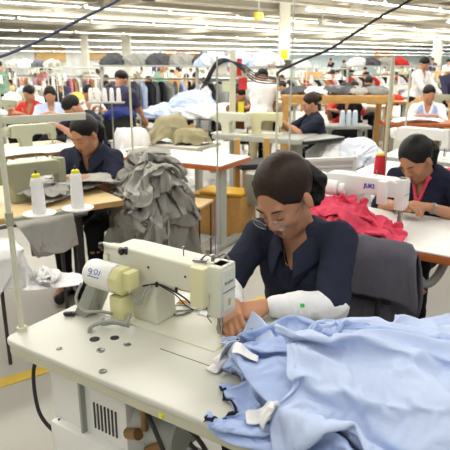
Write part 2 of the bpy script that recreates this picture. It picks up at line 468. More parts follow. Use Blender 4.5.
    if collar:
        prof = [(.060, -.012), (.062, .03), (.068, .056), (.082, .056), (.102, .026), (.122, -.012)]
        def cf(a, b):
            ph = a*R(158); q = np.abs(a); f = (b+1)/2*(len(prof)-1); i0 = np.clip(f.astype(int), 0, len(prof)-2); fr = f-i0
            pr = np.array(prof); rr = pr[i0, 0]*(1-fr)+pr[i0+1, 0]*fr; zz = pr[i0, 1]*(1-fr)+pr[i0+1, 1]*fr
            rr = rr+.02*q**4*((b+1)/2)**2; drop = .018*q-.070*q**3*(1+.35*(b+1)/2)-.0
            X = nb.x+np.sin(ph)*rr*(1.06-.25*q**6); F_ = -np.cos(ph)*rr*.92+.012+.05*q**4; Z = zz+drop
            return X, nb.y+F_*fw.y+Z*up.y, nb.z+F_*fw.z+Z*up.z
        sheet('collar', cf, 46, 16, collar, root, .004)
        c = SDF(max(res*.8, .0045))
        for sd in (1, -1):      # lapels folded open down the front
            a = nb+fw*.100+Vector((.044*sd, 0, 0))-up*.05; b = nb+fw*.122+Vector((.066*sd, 0, 0))-up*.085; e = nb+fw*.139+Vector((.012*sd, 0, 0))-up*.155
            c.cap(a, b, .010, .008, k=.02); c.cap(a, e, .009, .007, k=.02); c.cap(b, e, .007, .006, k=.02); c.cap((a+b)/2, (b+e)/2, .008, k=.025)
        sdf_obj('lapels', c, collar, root)
    if vest:
        v = SDF(max(res, .008)); v.ell(ch+fw*.01, (.19, .142, .19), k=.05); v.ell(wa+fw*.02, (.17, .147, .17), k=.06)
        v.cap(nb+up*.1, nb-up*.05+fw*.14, .075, .06, k=.01, op='s')
        for E_, S_ in ((EL, SL), (ER, SR)): v.cap(S_+(S_-nb)*.2+up*.05, E_, .085, k=.01, op='s')
        sdf_obj('vest', v, vest, root)
    if legs:
        q = SDF(max(res, .008)); q.ell(P, (.165, .135, .12), k=.04)
        for Hh, K, A in lg: q.cap(Hh, K, .088, .066, k=.04); q.cap(K, A+Vector((0, 0, .03)), .066, .05, k=.02)
        sdf_obj('trousers', q, trousers, root, noise=noise, namp=-.008)
        for Hh, K, A in lg:
            f = SDF(max(res, .008)); f.cap(A+Vector((0, .02, -.045)), A+Vector((.01, -.15, -.055)), .043, .036, k=.01)
            sdf_obj('shoe', f, shoes or MATS['shoe'], root, clip=lambda X, Y, Z: (.004-Z)+0*X+0*Y)
    # hair
    h = SDF(max(res*.8, .0045))
    if hair in ('tail', 'bun', 'loose'):
        h.ell(T(0, -.022, .04), (.083, .1, .091), M=Mn)
        h.ell(T(0, .100, -.035), (.064, .062, .120), M=Mn, k=.012, op='s')
        h.cap(T(0, .06, .118), T(0, .095, .075), .004, .007, k=.012, op='s')
        for a in (-1, 1): h.sph(T(a*.08, .0, -.012), .024, k=.008, op='s')
        h.ell(T(0, -.03, -.088), (.07, .075, .03), M=Mn, k=.01, op='s')
        if hair == 'tail':
            pt = SDF(max(res, .0055)); rs = random.Random(4); B0 = T(.0, -.112, .02); pt.sph(B0, .026, k=.02)
            for i in range(22 if fine else 7):
                a = B0+Vector((rs.uniform(-.012, .016), rs.uniform(-.01, .015), rs.uniform(-.01, .012))); b = a+Vector((rs.uniform(-.01, .045)+tail[0], .015+rs.uniform(-.02, .03)+tail[1], -.035-rs.random()*.03)); e = b+Vector((rs.uniform(-.03, .02), rs.uniform(-.02, .01), -.045-rs.random()*.035))
                pt.cap(a, b, .019, .02, k=.008); pt.cap(b, e, .019, .008, k=.006)
            sdf_obj('ponytail', pt, HAIR, root, noise=lambda X, Y, Z: ridges(X*1.5, Y+Z, seed=12, f=20, sharp=1.4)-.4, namp=-.006)
        if hair == 'bun': h.sph(T(0, -.12, .02), .042, k=.02)
        if hair == 'loose':
            for a in (-1, -.5, 0, .5, 1): h.cap(T(a*.06, -.05+abs(a)*.02, .0), T(a*.07, -.06+abs(a)*.02, -.16), .035, .025, k=.02)
    else:
        h.ell(T(0, -.018, .045), (.083, .1, .086), M=Mn)
        h.ell(T(0, .105, -.045), (.066, .075, .105), M=Mn, k=.01, op='s')
        for a in (-1, 1): h.sph(T(a*.085, .004, -.02), .03, k=.008, op='s')
        h.ell(T(0, -.04, -.105), (.08, .09, .055), M=Mn, k=.01, op='s')
    def hn(X, Y, Z): return ridges(X*1.5, Y+Z, seed=2, f=22, sharp=1.5, ang=.2)-.4
    sdf_obj('hair', h, hairm, root, noise=hn, namp=-.0018 if fine else -.005)
    HS = 1.0
    J = dict(T=T, M=M, EL=EL, WL=WL, ER=ER, WR=WR, SL=SL, SR=SR, nb=nb, ch=ch, up=up, fw=fw, hc=hc)
    if face and res < .012:
        e = MB()
        for a in (-1, 1):
            e = MB(); e.tube([T(a*.0305+x*.013, .0885-abs(x+.15*a)*.004, -.004-(1-x*x)*.003) for x in (-1, -.6, -.2, .2, .6, 1)], [.0006, .0012, .0014, .0014, .0012, .0006], n=5)
            e.build('eyelashes', MATS['brow'], root)
        e = MB()
        for a in (-1, 1):
            e = MB(); e.tube([T(a*(.014+.036*q), .0885-.012*q*q, .0195+.006*math.sin(q*2.4)) for q in (0, .25, .5, .75, 1)], [.0018, .003, .003, .0025, .001], n=6)
            e.build('eyebrow', MATS['brow'], root)
        l = SDF(.0035)
        l.cap(T(-.017, .0895, -.0545), T(0, .0925, -.0535), .0038, .0055, k=.003); l.cap(T(.017, .0895, -.0545), T(0, .0925, -.0535), .0038, .0055, k=.003)
        l.cap(T(-.011, .0905, -.0635), T(.011, .0905, -.0635), .0055, k=.003)
        sdf_obj('lips', l, MATS['lip'], root)
    if extra: extra(root, J)
    return root
M_CREAM = mat('machine_cream', 'dcdcca', rough=.35, var=.02)
M_CREAM2 = mat('machine_ivory', 'dfdbb0', rough=.4, var=.02)
M_YEL = mat('ivory_yellow', 'dcd8a0', rough=.45, var=.02)
M_WHITE = mat('white_paint', 'eeeeea', rough=.4, var=.02)
M_GREEN = mat('machine_grey_green', 'a5a88f', rough=.4, var=.03)
M_TABLE = mat('laminate_cream', 'd2d2c6', rough=.28, var=.03, vscale=5)
M_EDGE = mat('table_edge', 'c9c9b2', rough=.4, var=.03)
M_TW = mat('laminate_white', 'ecebe6', rough=.35, var=.02)
M_ORANGE = mat('orange_wood_edge', 'b5622c', rough=.45, var=.12, vscale=20)
M_TAN = mat('tan_laminate', 'd9be8c', rough=.4, var=.06)
M_TANE = mat('tan_edge', 'c29a5c', rough=.5, var=.08)
M_WOOD = mat('pine_wood', 'c99a55', rough=.55, var=.12, vscale=12)
M_METAL = mat('steel', '9a9a98', rough=.28, metal=1, var=.04)
M_DMETAL = mat('dark_steel', '4a4a4a', rough=.4, metal=.8)
M_GREYM = mat('grey_paint', '9fa29b', rough=.45, var=.04)
M_LEG = mat('leg_grey', 'b4b7ae', rough=.45, var=.04)
M_BLACK = mat('black', '191919', rough=.5)
M_RUB = mat('black_rubber', '222224', rough=.6)
M_POLE = mat('pole_cream', 'd3d2bb', rough=.4, var=.03)
mat('shoe', '1c1c1c', rough=.5); mat('brow', '120d0b', rough=.7); mat('lip', '8e4640', rough=.45, sss=.1)
SK1 = mat('skin', 'bb8767', rough=.5, var=.05, vscale=18, sss=.12, spec=.35)
SK2 = mat('skin_light', 'c08d70', rough=.5, var=.05, vscale=18, sss=.12, spec=.35)
HAIR = mat('hair_black', '0b0908', rough=.5, spec=.3, var=.2, vscale=60, bump=.3, bscale=120)
HAIRB = mat('hair_brown', '2b1c14', rough=.5, spec=.25, var=.25, vscale=90, bump=.15, bscale=160)
NAVY = fabric('navy_cloth', '282c3c', var=.05)
NAVY2 = fabric('navy_trim', '23273a')
BLACKC = fabric('black_cloth', '16161a')
WHITEC = fabric('white_cloth', 'eeeeee', var=.02)
BLUEC = fabric('blue_oxford', 'b0c3ea', var=.03, bump=.15, bscale=90)
BLUEC2 = fabric('blue_oxford_pale', 'c3d2f0', var=.03, bump=.15, bscale=90)
GREYC = fabric('grey_cloth', 'a9a8a1', var=.05)
GREYC2 = fabric('grey_cloth_dark', '94938d', var=.05)
PINKC = fabric('coral_cloth', 'e0506a', var=.06)
KHAKI = fabric('khaki_cloth', 'a39c7c', var=.05)
THREAD = mat('thread_white', 'f0eeec', rough=.75, bump=.2, bscale=150, var=.02)
YCAP = mat('yellow_plastic', 'e8e01c', rough=.4)
GLASSY = mat('clear_plastic', 'e8eef2', rough=.08, trans=.9, var=.0)
M_GREENST = mat('green_mark', '35c24a', rough=.6)
M_BLUEINK = mat('blue_ink', '3a6fc0', rough=.5)
M_BLUEINK2 = mat('deep_blue_ink', '2440b0', rough=.5)
M_GREYINK = mat('grey_ink', '85878c', rough=.5)
# ---------------------------------------------------------------- builders for the sewing line
def machine(name, label, loc, rz, body=None, head_cover=None, wheel=True, group=None, fine=False):
    """lockstitch machine: x runs from pulley (0) to face end (.47), +y is the worker's side"""
    body = body or M_CREAM; t = thing(name, label, 'sewing machine', loc, rz, group)
    m = MB()
    m.box((.235, .0, -.005), (.48, .18, .014), bev=.002)
    m.build('bed', body, t)
    X = Matrix.Translation((0, .052, 0)) @ Matrix.Rotation(R(90), 4, 'X')
    m = MB()
    side = [(.03, .125), (.105, .118), (.122, .06), (.12, .001), (.229, .001), (.223, .05), (.222, .1), (.23, .13), (.258, .146), (.43, .146), (.43, .225), (.395, .236), (.10, .24), (.045, .236), (.03, .22)]
    m.prism(side, .104, X, bev=.009, seg=3)
    m.build('arm', body, t)
    m = MB(); m.box((.44, 0, .162), (.052, .084, .16), bev=.009); m.box((.44, 0, .236), (.04, .05, .012), bev=.004)
    hd = m.build('head_cover', body, t)
    m = MB(); m.box((.4675, 0, .165), (.004, .066, .13), bev=.0015, seg=1); m.cyl((.468, 0, .212), (.4715, 0, .212), .004, n=10)
    fp = m.build('face_plate', body, t)
    m = MB(); m.box((.4695, 0, .163), (.003, .068, .0014)); m.build('seam', M_DMETAL, fp)
    m = MB()
    for z0, z1, r in ((.03, .09, .0035), (.008, .04, .0018)): m.cyl((.44, .005, z0), (.44, .005, z1), r, n=10)
    m.build('needle_bar', M_METAL, t)
    m = MB(); m.cyl((.44, -.014, .04), (.44, -.014, .095), .005, n=10); m.box((.44, -.008, .035), (.014, .02, .018), bev=.002)
    m.box((.433, .012, .012), (.005, .03, .004)); m.box((.447, .012, .012), (.005, .03, .004)); m.box((.44, -.004, .018), (.018, .012, .012), bev=.001)
    m.build('presser_foot', M_METAL, t)
    m = MB(); m.tube([(.455, -.02, .09), (.462, -.03, .06), (.455, -.022, .03), (.448, -.01, .02)], .002, 6); m.tube([(.42, -.03, .1), (.412, -.035, .075), (.425, -.03, .055)], .0022, 6)
    m.build('thread_guide', M_METAL, t)
    if wheel:
        m = MB(); m.lathe([(.0, -.032), (.03, -.032), (.044, -.022), (.048, 0), (.044, .018), (.03, .03), (0, .03)], n=24, M=Matrix.Translation((.0, 0, .18)) @ Matrix.Rotation(R(90), 4, 'Y'))
        m.build('handwheel', body, t)
    m = MB(); m.cyl((.3, 0, .236), (.3, 0, .262), .0022, n=8); m.cyl((.3, 0, .262), (.3, 0, .268), .004, n=8); m.build('thread_pin', M_METAL, t)
    return t
def table_slab(name, label, loc, rz, L, D, h, top, edge, thick=.04, round_=.02, legs=None, leg_m=None, cat='table', group=None):
    """origin at the corner on the floor; +x along the length, +y across"""
    t = thing(name, label, cat, loc, rz, group)
    m = MB(); m.box((L/2, D/2, h-.004), (L, D, .008), bev=.003); m.build('tabletop', top, t)
    m = MB(); m.box((L/2, D/2, h-.008-thick/2), (L+.004, D+.004, thick), bev=min(.008, thick/3)); m.build('edging', edge, t)
    for (x0, y0, kind) in (legs or []):
        m = MB(); lm = leg_m or M_LEG
        zt = h-.008-thick
        if kind == 'H':      # pressed steel T stand: foot bar, post and head bar
            m.box((x0, D/2, .03), (.06, D*.95, .05), bev=.006); m.box((x0, D/2, zt/2+.03), (.05, .09, zt-.06), bev=.006); m.box((x0, D/2, zt-.015), (.05, D*.7, .03), bev=.004)
        else: m.box((x0, y0, zt/2), (kind, kind, zt), bev=.004)
        m.build('leg', lm, t)
    return t
def cone(name, label, loc, m=None, h=.11, r=.0205, cap=None, group=None, cat='thread cone'):
    t = thing(name, label, cat, loc, random.random()*3, group)
    k = MB(); k.lathe([(.0, 0), (r*.93, 0), (r, .004), (r*1.0, h*.1), (r*.84, h*.9), (r*.78, h*.97), (r*.6, h), (0, h)], n=22); k.build('thread', m or THREAD, t)
    k = MB(); k.lathe([(r*.62, h*.985), (r*.66, h*1.0), (r*.6, h*1.07), (r*.35, h*1.1), (0, h*1.1)], n=16); k.build('core', cap or YCAP, t)
    return t

# ---------------------------------------------------------------- the near workplace
TX, TY = -.686, 1.554
LC = Matrix.Translation((TX, TY, 0)) @ Matrix.Rotation(GRID, 4, 'Z')
def W(u, v, z=0): return LC @ Vector((u, v, z))
tb = thing('sewing_table', 'large cream sewing table in the foreground with a yellow dot on its edge', 'table', (TX, TY, 0), GRID)
m = MB()
L_, D_ = 1.36, .6; rr = .035
def rrect(x0, y0, x1, y1, r, n=5):
    out = []
    for cx, cy, a0 in ((x1-r, y1-r, 0), (x0+r, y1-r, 90), (x0+r, y0+r, 180), (x1-r, y0+r, 270)):
        out += [(cx+r*math.cos(R(a0+90*k/n)), cy+r*math.sin(R(a0+90*k/n))) for k in range(n+1)]
    return out
m.prism(rrect(0, 0, L_, D_, rr), .02, Matrix.Translation((0, 0, .76)), bev=.007, seg=3); m.build('tabletop', M_TABLE, tb)
m = MB(); m.prism(rrect(.004, .004, L_-.004, D_-.004, rr), .03, Matrix.Translation((0, 0, .731)), bev=.003); m.build('edging', M_EDGE, tb)
m = MB(); m.cyl((.627, -.0015, .7445), (.627, .006, .7445), .0065, n=16); m.build('sticker', YCAP, tb)['label'] = 'small round yellow sticker'
m = MB(); m.box((.6, .215, .7802), (.3, .0025, .001)); m.box((.75, .3, .7802), (.0025, .17, .001)); m.build('seam', M_DMETAL, tb)
for (a, b, r_) in ((.31, .11, .013), (.352, .18, .011), (.40, .03, .012), (.2, .05, .009)):
    m = MB(); m.lathe([(r_, 0), (r_, .0022), (r_*.8, .003), (r_*.65, .0016), (0, .0016)], (a, b, .78), 18); m.build('plug', M_METAL, tb)
for (a, b, r_) in ((.245, .15, .016), (.29, .19, .014)):
    m = MB(); m.lathe([(r_, .0), (r_, .0012), (0, .0012)], (a, b, .78), 18); m.build('cable_hole', M_RUB, tb)
for x0 in (.14, 1.2):
    m = MB(); m.box((x0, .33, .03), (.06, .52, .05), bev=.006); m.box((x0, .36, .38), (.05, .08, .66), bev=.006); m.box((x0, .32, .715), (.05, .4, .03), bev=.004); m.build('leg', M_LEG, tb)
m = MB(); m.box((.67, .4, .12), (1.06, .05, .04), bev=.005); m.build('stretcher', M_LEG, tb)
m = MB(); m.box((.4, .45, .12), (.4, .25, .02), bev=.004, rot=Euler((R(8), 0, 0))); m.build('treadle', M_DMETAL, tb)
# control unit slung beneath
cb = thing('motor_control_box', 'pale grey control box with vent slots slung under the cream sewing table', 'control box', W(.11, .07, .385), GRID)
cb.scale = (1.22, 1.1, 1.18)
m = MB(); m.box((.13, .11, .15), (.26, .2, .27), bev=.012); m.build('case', M_WHITE, cb)
m = MB(); m.box((.13, -.003, .05), (.24, .03, .1), bev=.008); m.box((-.006, .1, .15), (.02, .16, .2), bev=.006); m.build('cover', M_WHITE, cb)
m = MB()
for k in range(7): m.box((.155+.012*k, .0088, .16), (.004, .004, .075))
m.build('vent', M_DMETAL, cb)
m = MB(); m.box((.045, .009, .262), (.06, .006, .022), bev=.002); m.build('slot', M_BLACK, cb)
m = MB(); m.box((.12, .003, .175), (.008, .02, .2), bev=.002); m.build('rib', M_GREYM, cb)
m = MB(); m.box((.34, .1, .2), (.13, .15, .14), bev=.02); m.cyl((.3, .02, .2), (.42, .02, .2), .05, n=20, bev=.006); m.build('motor', M_GREYM, cb)
m = MB(); m.cyl((.3, -.03, .19), (.34, -.04, .21), .014, n=12); m.cyl((.36, -.035, .17), (.4, -.03, .2), .012, n=12); m.cyl((.35, -.03, .22), (.35, -.03, .29), .008, n=10); m.build('coupling', mat('brass', '8a6a42', rough=.4, metal=.7), cb)
for pp in ([(.01, .03, .3), (-.05, .0, .24), (-.03, -.02, .12), (.01, -.005, .06), (.03, 0, .1)], [(.36, -.03, .27), (.42, -.05, .2), (.44, -.03, .08), (.52, .02, .0)], [(.4, 0, .28), (.5, -.02, .24), (.56, -.01, .12), (.6, .02, -.05)]):
    m = MB(); m.tube(spline(pp), .0055); m.build('cable', M_RUB, cb)
kl = thing('knee_lifter', 'dark jointed metal lifting rod hanging under the cream sewing table', 'knee lifter', W(.6, .12, 0), GRID)
m = MB(); m.cyl((0, 0, .731), (0, 0, .6), .008); m.cyl((0, 0, .6), (.06, .03, .52), .007); m.cyl((-.12, .0, .66), (.14, 0, .66), .008); m.build('rod', M_DMETAL, kl)
m = MB(); m.box((.08, .04, .5), (.1, .02, .07), bev=.008); m.build('pad', M_RUB, kl)

# the machine on it
MU, MV = .121, .375
mc = machine('industrial_sewing_machine', 'cream industrial sewing machine with a white motor drum, worked by the woman in glasses', W(MU, MV, .781), GRID, wheel=False)
m = MB(); m.box((.402, -.057, .178), (.05, .036, .125), bev=.006); cv = m.build('solenoid_cover', M_CREAM2, mc); cv['label'] = 'ivory box cover on the back of the head'
text_obj('brand_lettering', 'brother', .0155, M_GREYINK, KIDS[mc.name][3], (.4702, -.002, .19), (R(90), 0, R(90)), bold=.0003)
m = MB(); m.box((.4697, .0, .125), (.001, .014, .022), bev=.0004, seg=1); m.build('badge', mat('badge', 'c9a36a', rough=.5), KIDS[mc.name][3])
# motor drum along the back of the arm, and what is bolted to it
MY, MZ, MR = -.118, .162, .046
m = MB(); m.lathe([(0, -.004), (MR*.7, -.004), (MR*.93, .004), (MR, .016), (MR, .118), (0, .118)], n=36, M=Matrix.Translation((.012, MY, MZ)) @ Matrix.Rotation(R(90), 4, 'Y')); drum = m.build('motor_drum', M_WHITE, mc)
def on_drum(x, ang, r=MR+.0008): return Vector((x, MY-r*math.cos(ang), MZ+r*math.sin(ang)))
m = MB()
def stroke(pts, r=.0013):
    m.tube([on_drum(x, a) for x, a in pts], r, 6)
stroke([(.058, .62), (.050, .72), (.044, .62), (.048, .5), (.056, .5), (.059, .62), (.058, .42), (.052, .3)]); stroke([(.072, .5), (.067, .62), (.074, .75), (.083, .66), (.083, .48), (.076, .38), (.072, .5)]); stroke([(.092, .7), (.094, .5), (.09, .4)])
for k in range(7): stroke([(.046+.007*k, .2), (.05+.007*k, .2)], .0016)
m.build('lettering', M_BLUEINK, drum)['label'] = 'blue lettering on the white drum'
m = MB(); oc = [(.050*math.cos(R(22.5+45*k)), .046*math.sin(R(22.5+45*k))) for k in range(8)]
m.prism(oc, .034, Matrix.Translation((.13, MY, MZ)) @ Matrix.Rotation(R(90), 4, 'Y') @ Matrix.Rotation(R(90), 4, 'Z'), bev=.005); m.box((.176, MY+.01, MZ+.004), (.03, .05, .06), bev=.008)
yb = m.build('gear_housing', M_YEL, mc); yb['label'] = 'pale yellow octagonal housing'
m = MB(); m.cyl((.152, MY-.043, MZ+.0), (.152, MY-.038, MZ+.0), .004, n=10); m.build('screw', M_DMETAL, yb)
m = MB(); m.box((.135, MY+.005, .068), (.052, .055, .085), bev=.006); m.build('junction_box', M_YEL, mc)['label'] = 'pale yellow upright box under the drum'
m = MB(); m.prism([(-.045, 0), (.012, 0), (.072, .118), (.05, .128), (.025, .12)], .02, Matrix.Translation((-.02, -.118, .0)) @ Matrix.Rotation(R(90), 4, 'X'), bev=.005)
m.prism([(-.045, 0), (.012, 0), (.072, .118), (.05, .128), (.025, .12)], .02, Matrix.Translation((-.02, -.06, .0)) @ Matrix.Rotation(R(90), 4, 'X'), bev=.005)
m.box((-.02, -.1, .022), (.03, .08, .03), bev=.006); m.build('support_bracket', M_GREYM, mc)
m = MB(); m.box((-.07, -.15, .004), (.035, .02, .012), bev=.003, rz=.6); m.cyl((-.08, -.165, .008), (-.055, -.155, .012), .006, n=10); m.build('latch', M_DMETAL, mc)
m = MB(); m.cyl((.0, -.045, .232), (.1, -.045, .232), .0095, n=14); m.cyl((.005, -.03, .215), (.09, -.03, .215), .02, n=18); m.build('belt_cover', M_CREAM, mc)
for x_, y_ in ((.005, -.058), (.098, -.062), (.108, -.05)): m = MB(); m.cyl((x_, y_, .222), (x_, y_-.004, .243), .0075, n=12); m.cyl((x_, y_-.012, .232), (x_, y_+.01, .232), .005, n=10); m.build('bolt', M_DMETAL, mc)
m = MB(); m.lathe([(0, -.02), (.03, -.02), (.043, -.012), (.046, .01), (.03, .02), (0, .02)], n=24, M=Matrix.Translation((.005, .0, .18)) @ Matrix.Rotation(R(90), 4, 'Y')); m.build('handwheel', M_CREAM, mc)
m = MB(); m.tube(spline([(.165, -.11, .05), (.175, -.14, .03), (.15, -.165, .045), (.11, -.19, .035), (.085, -.2, .02), (.075, -.2, -.002)], 8), .0065, 10); m.tube(spline([(.16, -.1, .115), (.185, -.085, .08), (.2, -.075, .12), (.22, -.066, .14)], 8), .006, 10); m.build('hose', M_GREYM, mc)['label'] = 'ribbed grey hose'
m = MB(); m.tube(spline([(.0, -.15, .13), (-.01, -.17, .08), (.03, -.175, .05), (.09, -.165, .06), (.12, -.14, .05)], 8), .005, 8); m.tube(spline([(.09, -.15, .03), (.1, -.17, .02), (.14, -.15, .025), (.17, -.12, .01)], 8), .004, 8); m.build('loose_pipe', M_GREYM, mc)
m = MB(); m.tube(spline([(.18, -.06, .13), (.24, -.056, .148), (.3, -.056, .14), (.345, -.058, .128), (.375, -.06, .115), (.39, -.06, .125)], 8), .0028, 8); m.tube(spline([(.23, -.056, .15), (.31, -.06, .132), (.35, -.062, .108), (.38, -.06, .098)], 8), .002, 8)
for x_ in (.235, .312): m.box((x_, -.056, .146), (.008, .008, .016), bev=.002)
m.build('cable', M_RUB, mc)
m = MB(); m.cyl((.41, .0, .242), (.41, .0, .262), .006, n=10); m.tube(spline([(.38, -.02, .245), (.395, -.01, .262), (.42, .0, .255), (.445, .01, .268), (.46, .015, .25)], 6), .003, 8); m.box((.375, -.015, .243), (.045, .022, .006), bev=.002, rz=.3); m.build('tension_post', M_METAL, mc)
for x_ in (.2, .345): m = MB(); m.cyl((x_, -.0535, .195), (x_, -.0515, .195), .004, n=10); m.build('screw', M_DMETAL, mc)
# thread running down to the machine
th = thing('purple_thread', 'thin purple thread running up from the near sewing machine', 'thread', W(MU+.42, MV, 1.045), GRID)
m = MB(); m.cyl((0, 0, 0), (-.004, .0, .16), .0011, n=6); m.build('strand', mat('purple', '6a5ab8', rough=.6), th)

# thread stand on the left corner
ts = thing('thread_stand', 'cream thread stand pole on the left corner of the near sewing table', 'thread stand', W(.007, .068, .78), GRID)
m = MB(); m.cyl((0, 0, 0), (0, 0, .86), .0085, n=14); m.build('pole', M_POLE, ts)
m = MB(); m.cyl((0, 0, 0), (0, 0, .012), .016, n=16); m.build('base', M_POLE, ts)
dr = Vector((.10, .23, 0)).normalized(); ang = math.atan2(dr.y, dr.x)
m = MB(); m.box((dr.x*.12, dr.y*.12, .362), (.27, .014, .012), rz=ang, bev=.003); m.cyl((0, 0, .345), (0, 0, .385), .012, n=12); m.build('spool_bar', M_GREEN, ts)
m = MB(); m.box((dr.x*.12, dr.y*.12, .655), (.27, .012, .022), rz=ang, bev=.003); m.cyl((0, 0, .64), (0, 0, .67), .012, n=12)
m.build('guide_bar', M_POLE, ts)
for q in (.085, .205):
    m = MB(); m.lathe([(0, -.002), (.046, -.002), (.05, .003), (.044, .005), (0, .003)], (dr.x*q+.012, dr.y*q-.004, .371), 28); m.build('spool_plate', M_WHITE, ts)
    m = MB(); m.cyl((dr.x*q+.012, dr.y*q-.004, .371), (dr.x*q+.012, dr.y*q-.004, .371+.135), .003, n=8); m.build('spindle', M_DMETAL, ts)
for q, lb in ((.085, 'white thread cone nearer the pole on the near thread stand, yellow core'), (.205, 'white thread cone further from the pole on the near thread stand, yellow core')):
    cone('thread_cone', lb, W(.007+dr.x*q+.012, .068+dr.y*q-.004, .78+.375), group='white cones on the near thread stand')
# tools lying behind the arm
sc_ = thing('scissors', 'small silver thread snips lying on the table behind the machine pillar', 'scissors', W(.385, .475, .7835), GRID+R(60))
for sx in (1, -1):
    m = MB(); m.tube(spline([(0, 0, .004), (-.03, .008*sx, .004), (-.05, .016*sx, .004), (-.07, .012*sx, .004), (-.075, .002*sx, .004)], 5), .0035, 8); m.prism([(0, -.004), (.05, 0), (0, .004)], .003, Matrix.Translation((0, .002*sx, .001*(1+sx))) @ Matrix.Rotation(sx*.12, 4, 'Z')); m.build('blade', M_METAL, sc_)
tw = thing('tweezers', 'slim steel tweezers lying beside the thread snips', 'tweezers', W(.345, .50, .7835), GRID+R(40))
for sx in (1, -1): m = MB(); m.tube([(-.05, 0, .003), (0, .005*sx, .003), (.05, .001*sx, .003)], .0022, 6); m.build('arm', M_METAL, tw)
for k, (a, b, c_, l_) in enumerate([(.34, .53, 'e9e6e0', 'white fabric scrap'), (.40, .52, '3c3c44', 'dark fabric scrap'), (.315, .51, 'b98a4a', 'brown fabric scrap'), (.43, .475, 'f2f2f2', 'white paper scrap')]):
    f = lambda A, B, a=a, b=b, k=k: (a+.022*A*(1+.2*np.sin(3*B)), b+.014*B+.004*np.sin(4*A+k), .7835+.003*np.abs(np.sin(3*A+2*B+k)))
    o = sheet('fabric_scrap', f, 14, 10, fabric('scrap%d' % k, c_)); o.matrix_world = LC; tag(o, l_+' among the tools behind the near machine', 'scrap', 'scraps behind the machine')

# ---------------------------------------------------------------- the heap of blue shirts
xt = table_slab('side_table', 'low plain table continuing the near sewing table at the right under the shirts', W(1.365, -.02, 0), GRID, .6, .84, .778, M_TABLE, M_EDGE, .03, legs=[(.1, .1, .05), (.5, .1, .05), (.1, .74, .05), (.5, .74, .05)])
xt2 = table_slab('side_table', 'small plain table beside the chair, under the back of the shirt heap', W(1.0, .605, 0), GRID, .36, .2, .778, M_TABLE, M_EDGE, .03, legs=[(.06, .06, .04), (.3, .06, .04), (.06, .15, .04), (.3, .15, .04)])
tmp_box((.68, .3, .755), (1.36, .6, .05), LC); tmp_box((1.66, .40, .753), (.6, .84, .05), LC); tmp_box((1.18, .70, .753), (.36, .21, .05), LC)
tmp_box((.77, .60, .83), (.40, .12, .12), LC, rz=.35)
m = MB(); m.box((1.15, .33, .835), (.50, .34, .10), bev=.045, seg=3); m.box((1.52, .46, .85), (.42, .66, .135), bev=.05, seg=3); m.box((.93, .28, .805), (.22, .26, .05), bev=.022, seg=3); bu = m.build('shirt_bundle', BLUEC); bu.matrix_world = LC; tag(bu, 'bundle of folded blue shirts packed at the core of the blue heap', 'shirts', None, 'stuff'); collider(bu)
def bez(P, t):
    P = [np.array(p, float) for p in P]; t = np.clip(t, -.05, 1.05)[..., None]
    return (1-t)**2*P[0]+2*t*(1-t)*P[1]+t*t*P[2]
def shirt(label, P, w0, w1, z0, z1, seed, mtl, nu=84, nv=44, wav=5, amp=.016, frames=42, shrink=-.17, bend=.4):
    rs = np.random.RandomState(seed); ph = rs.rand(6)*6
    def fn(a, b):
        t = (a+1)/2; c = bez(P, t); d = bez(P, t+.01)-bez(P, t-.01); d /= np.linalg.norm(d, axis=-1, keepdims=True)
        w = (w0+(w1-w0)*sm(t, 0, .55))*.5; nx, ny = -d[..., 1], d[..., 0]
        off = b*w*(1+.08*np.sin(6*t+ph[0])); en = .03*np.sin(4*b+ph[1])*(1-t)
        z = z0+(z1-z0)*t+amp*(1.3-.6*t)*np.sin(b*wav*1.57+ph[2]+1.2*np.sin(3*t+ph[3]))+.006*np.sin(11*t+3*b+ph[4])
        return c[..., 0]+nx*off-d[..., 0]*en, c[..., 1]+ny*off-d[..., 1]*en, z
    return fall('blue_shirt', label, 'shirt', fn, nu, nv, mtl, LC, 'blue shirts heaped on the near table', frames, shrink, bend=bend)
SH = [
 ('pale blue shirt furthest back at the right edge of the heap', [(1.12, .66), (1.4, .70), (1.9, .76)], .3, .4, .95, .99, 91, BLUEC2, 4, .02),
 ('pale blue shirt at the back of the heap, beside the white sleeve', [(.96, .50), (1.2, .66), (1.78, .90)], .24, .50, .93, .98, 3, BLUEC2, 4, .02),
 ('blue shirt lowest at the front left of the heap, by the table edge', [(.86, .09), (1.0, .10), (1.5, .13)], .13, .24, .82, .90, 21, BLUEC, 7, .014),
 ('crumpled blue shirt in the left middle of the heap', [(.76, .15), (.95, .16), (1.5, .2)], .14, .26, .86, .96, 24, BLUEC, 7, .016),
 ('blue shirt running from the needle across the middle of the heap', [(.67, .33), (1.0, .40), (1.7, .62)], .13, .36, .88, .99, 11, BLUEC2, 7, .03),
 ('blue shirt with small dark trimmed opening near the white tabs', [(.71, .235), (.92, .22), (1.5, .3)], .12, .28, .90, 1.0, 33, BLUEC, 7, .014),
 ('pale blue shirt twisted over the right back of the heap', [(1.0, .50), (1.3, .56), (1.78, .78)], .18, .40, .99, 1.03, 47, BLUEC2, 7, .032),
 ('blue shirt with its collar corner pointing up in front of the hands', [(.70, .30), (.98, .27), (1.45, .12)], .17, .38, .96, 1.03, 42, BLUEC, 7, .03),
 ('broad pale blue shirt lying smooth along the front right of the heap', [(.90, .20), (1.1, .22), (1.7, .24)], .2, .44, 1.03, 1.08, 55, BLUEC2, 6, .034),
 ('small blue piece under the presser foot', [(.585, .35), (.64, .345), (.71, .32)], .08, .12, .80, .83, 61, BLUEC2, 3, .004),
]
SO = []
for i, s_ in enumerate(SH):
    small = i == 9
    SO.append(shirt(*s_[:8], nu=26 if small else 84, nv=18 if small else 46, wav=s_[8], amp=s_[9], frames=30 if small else 42))
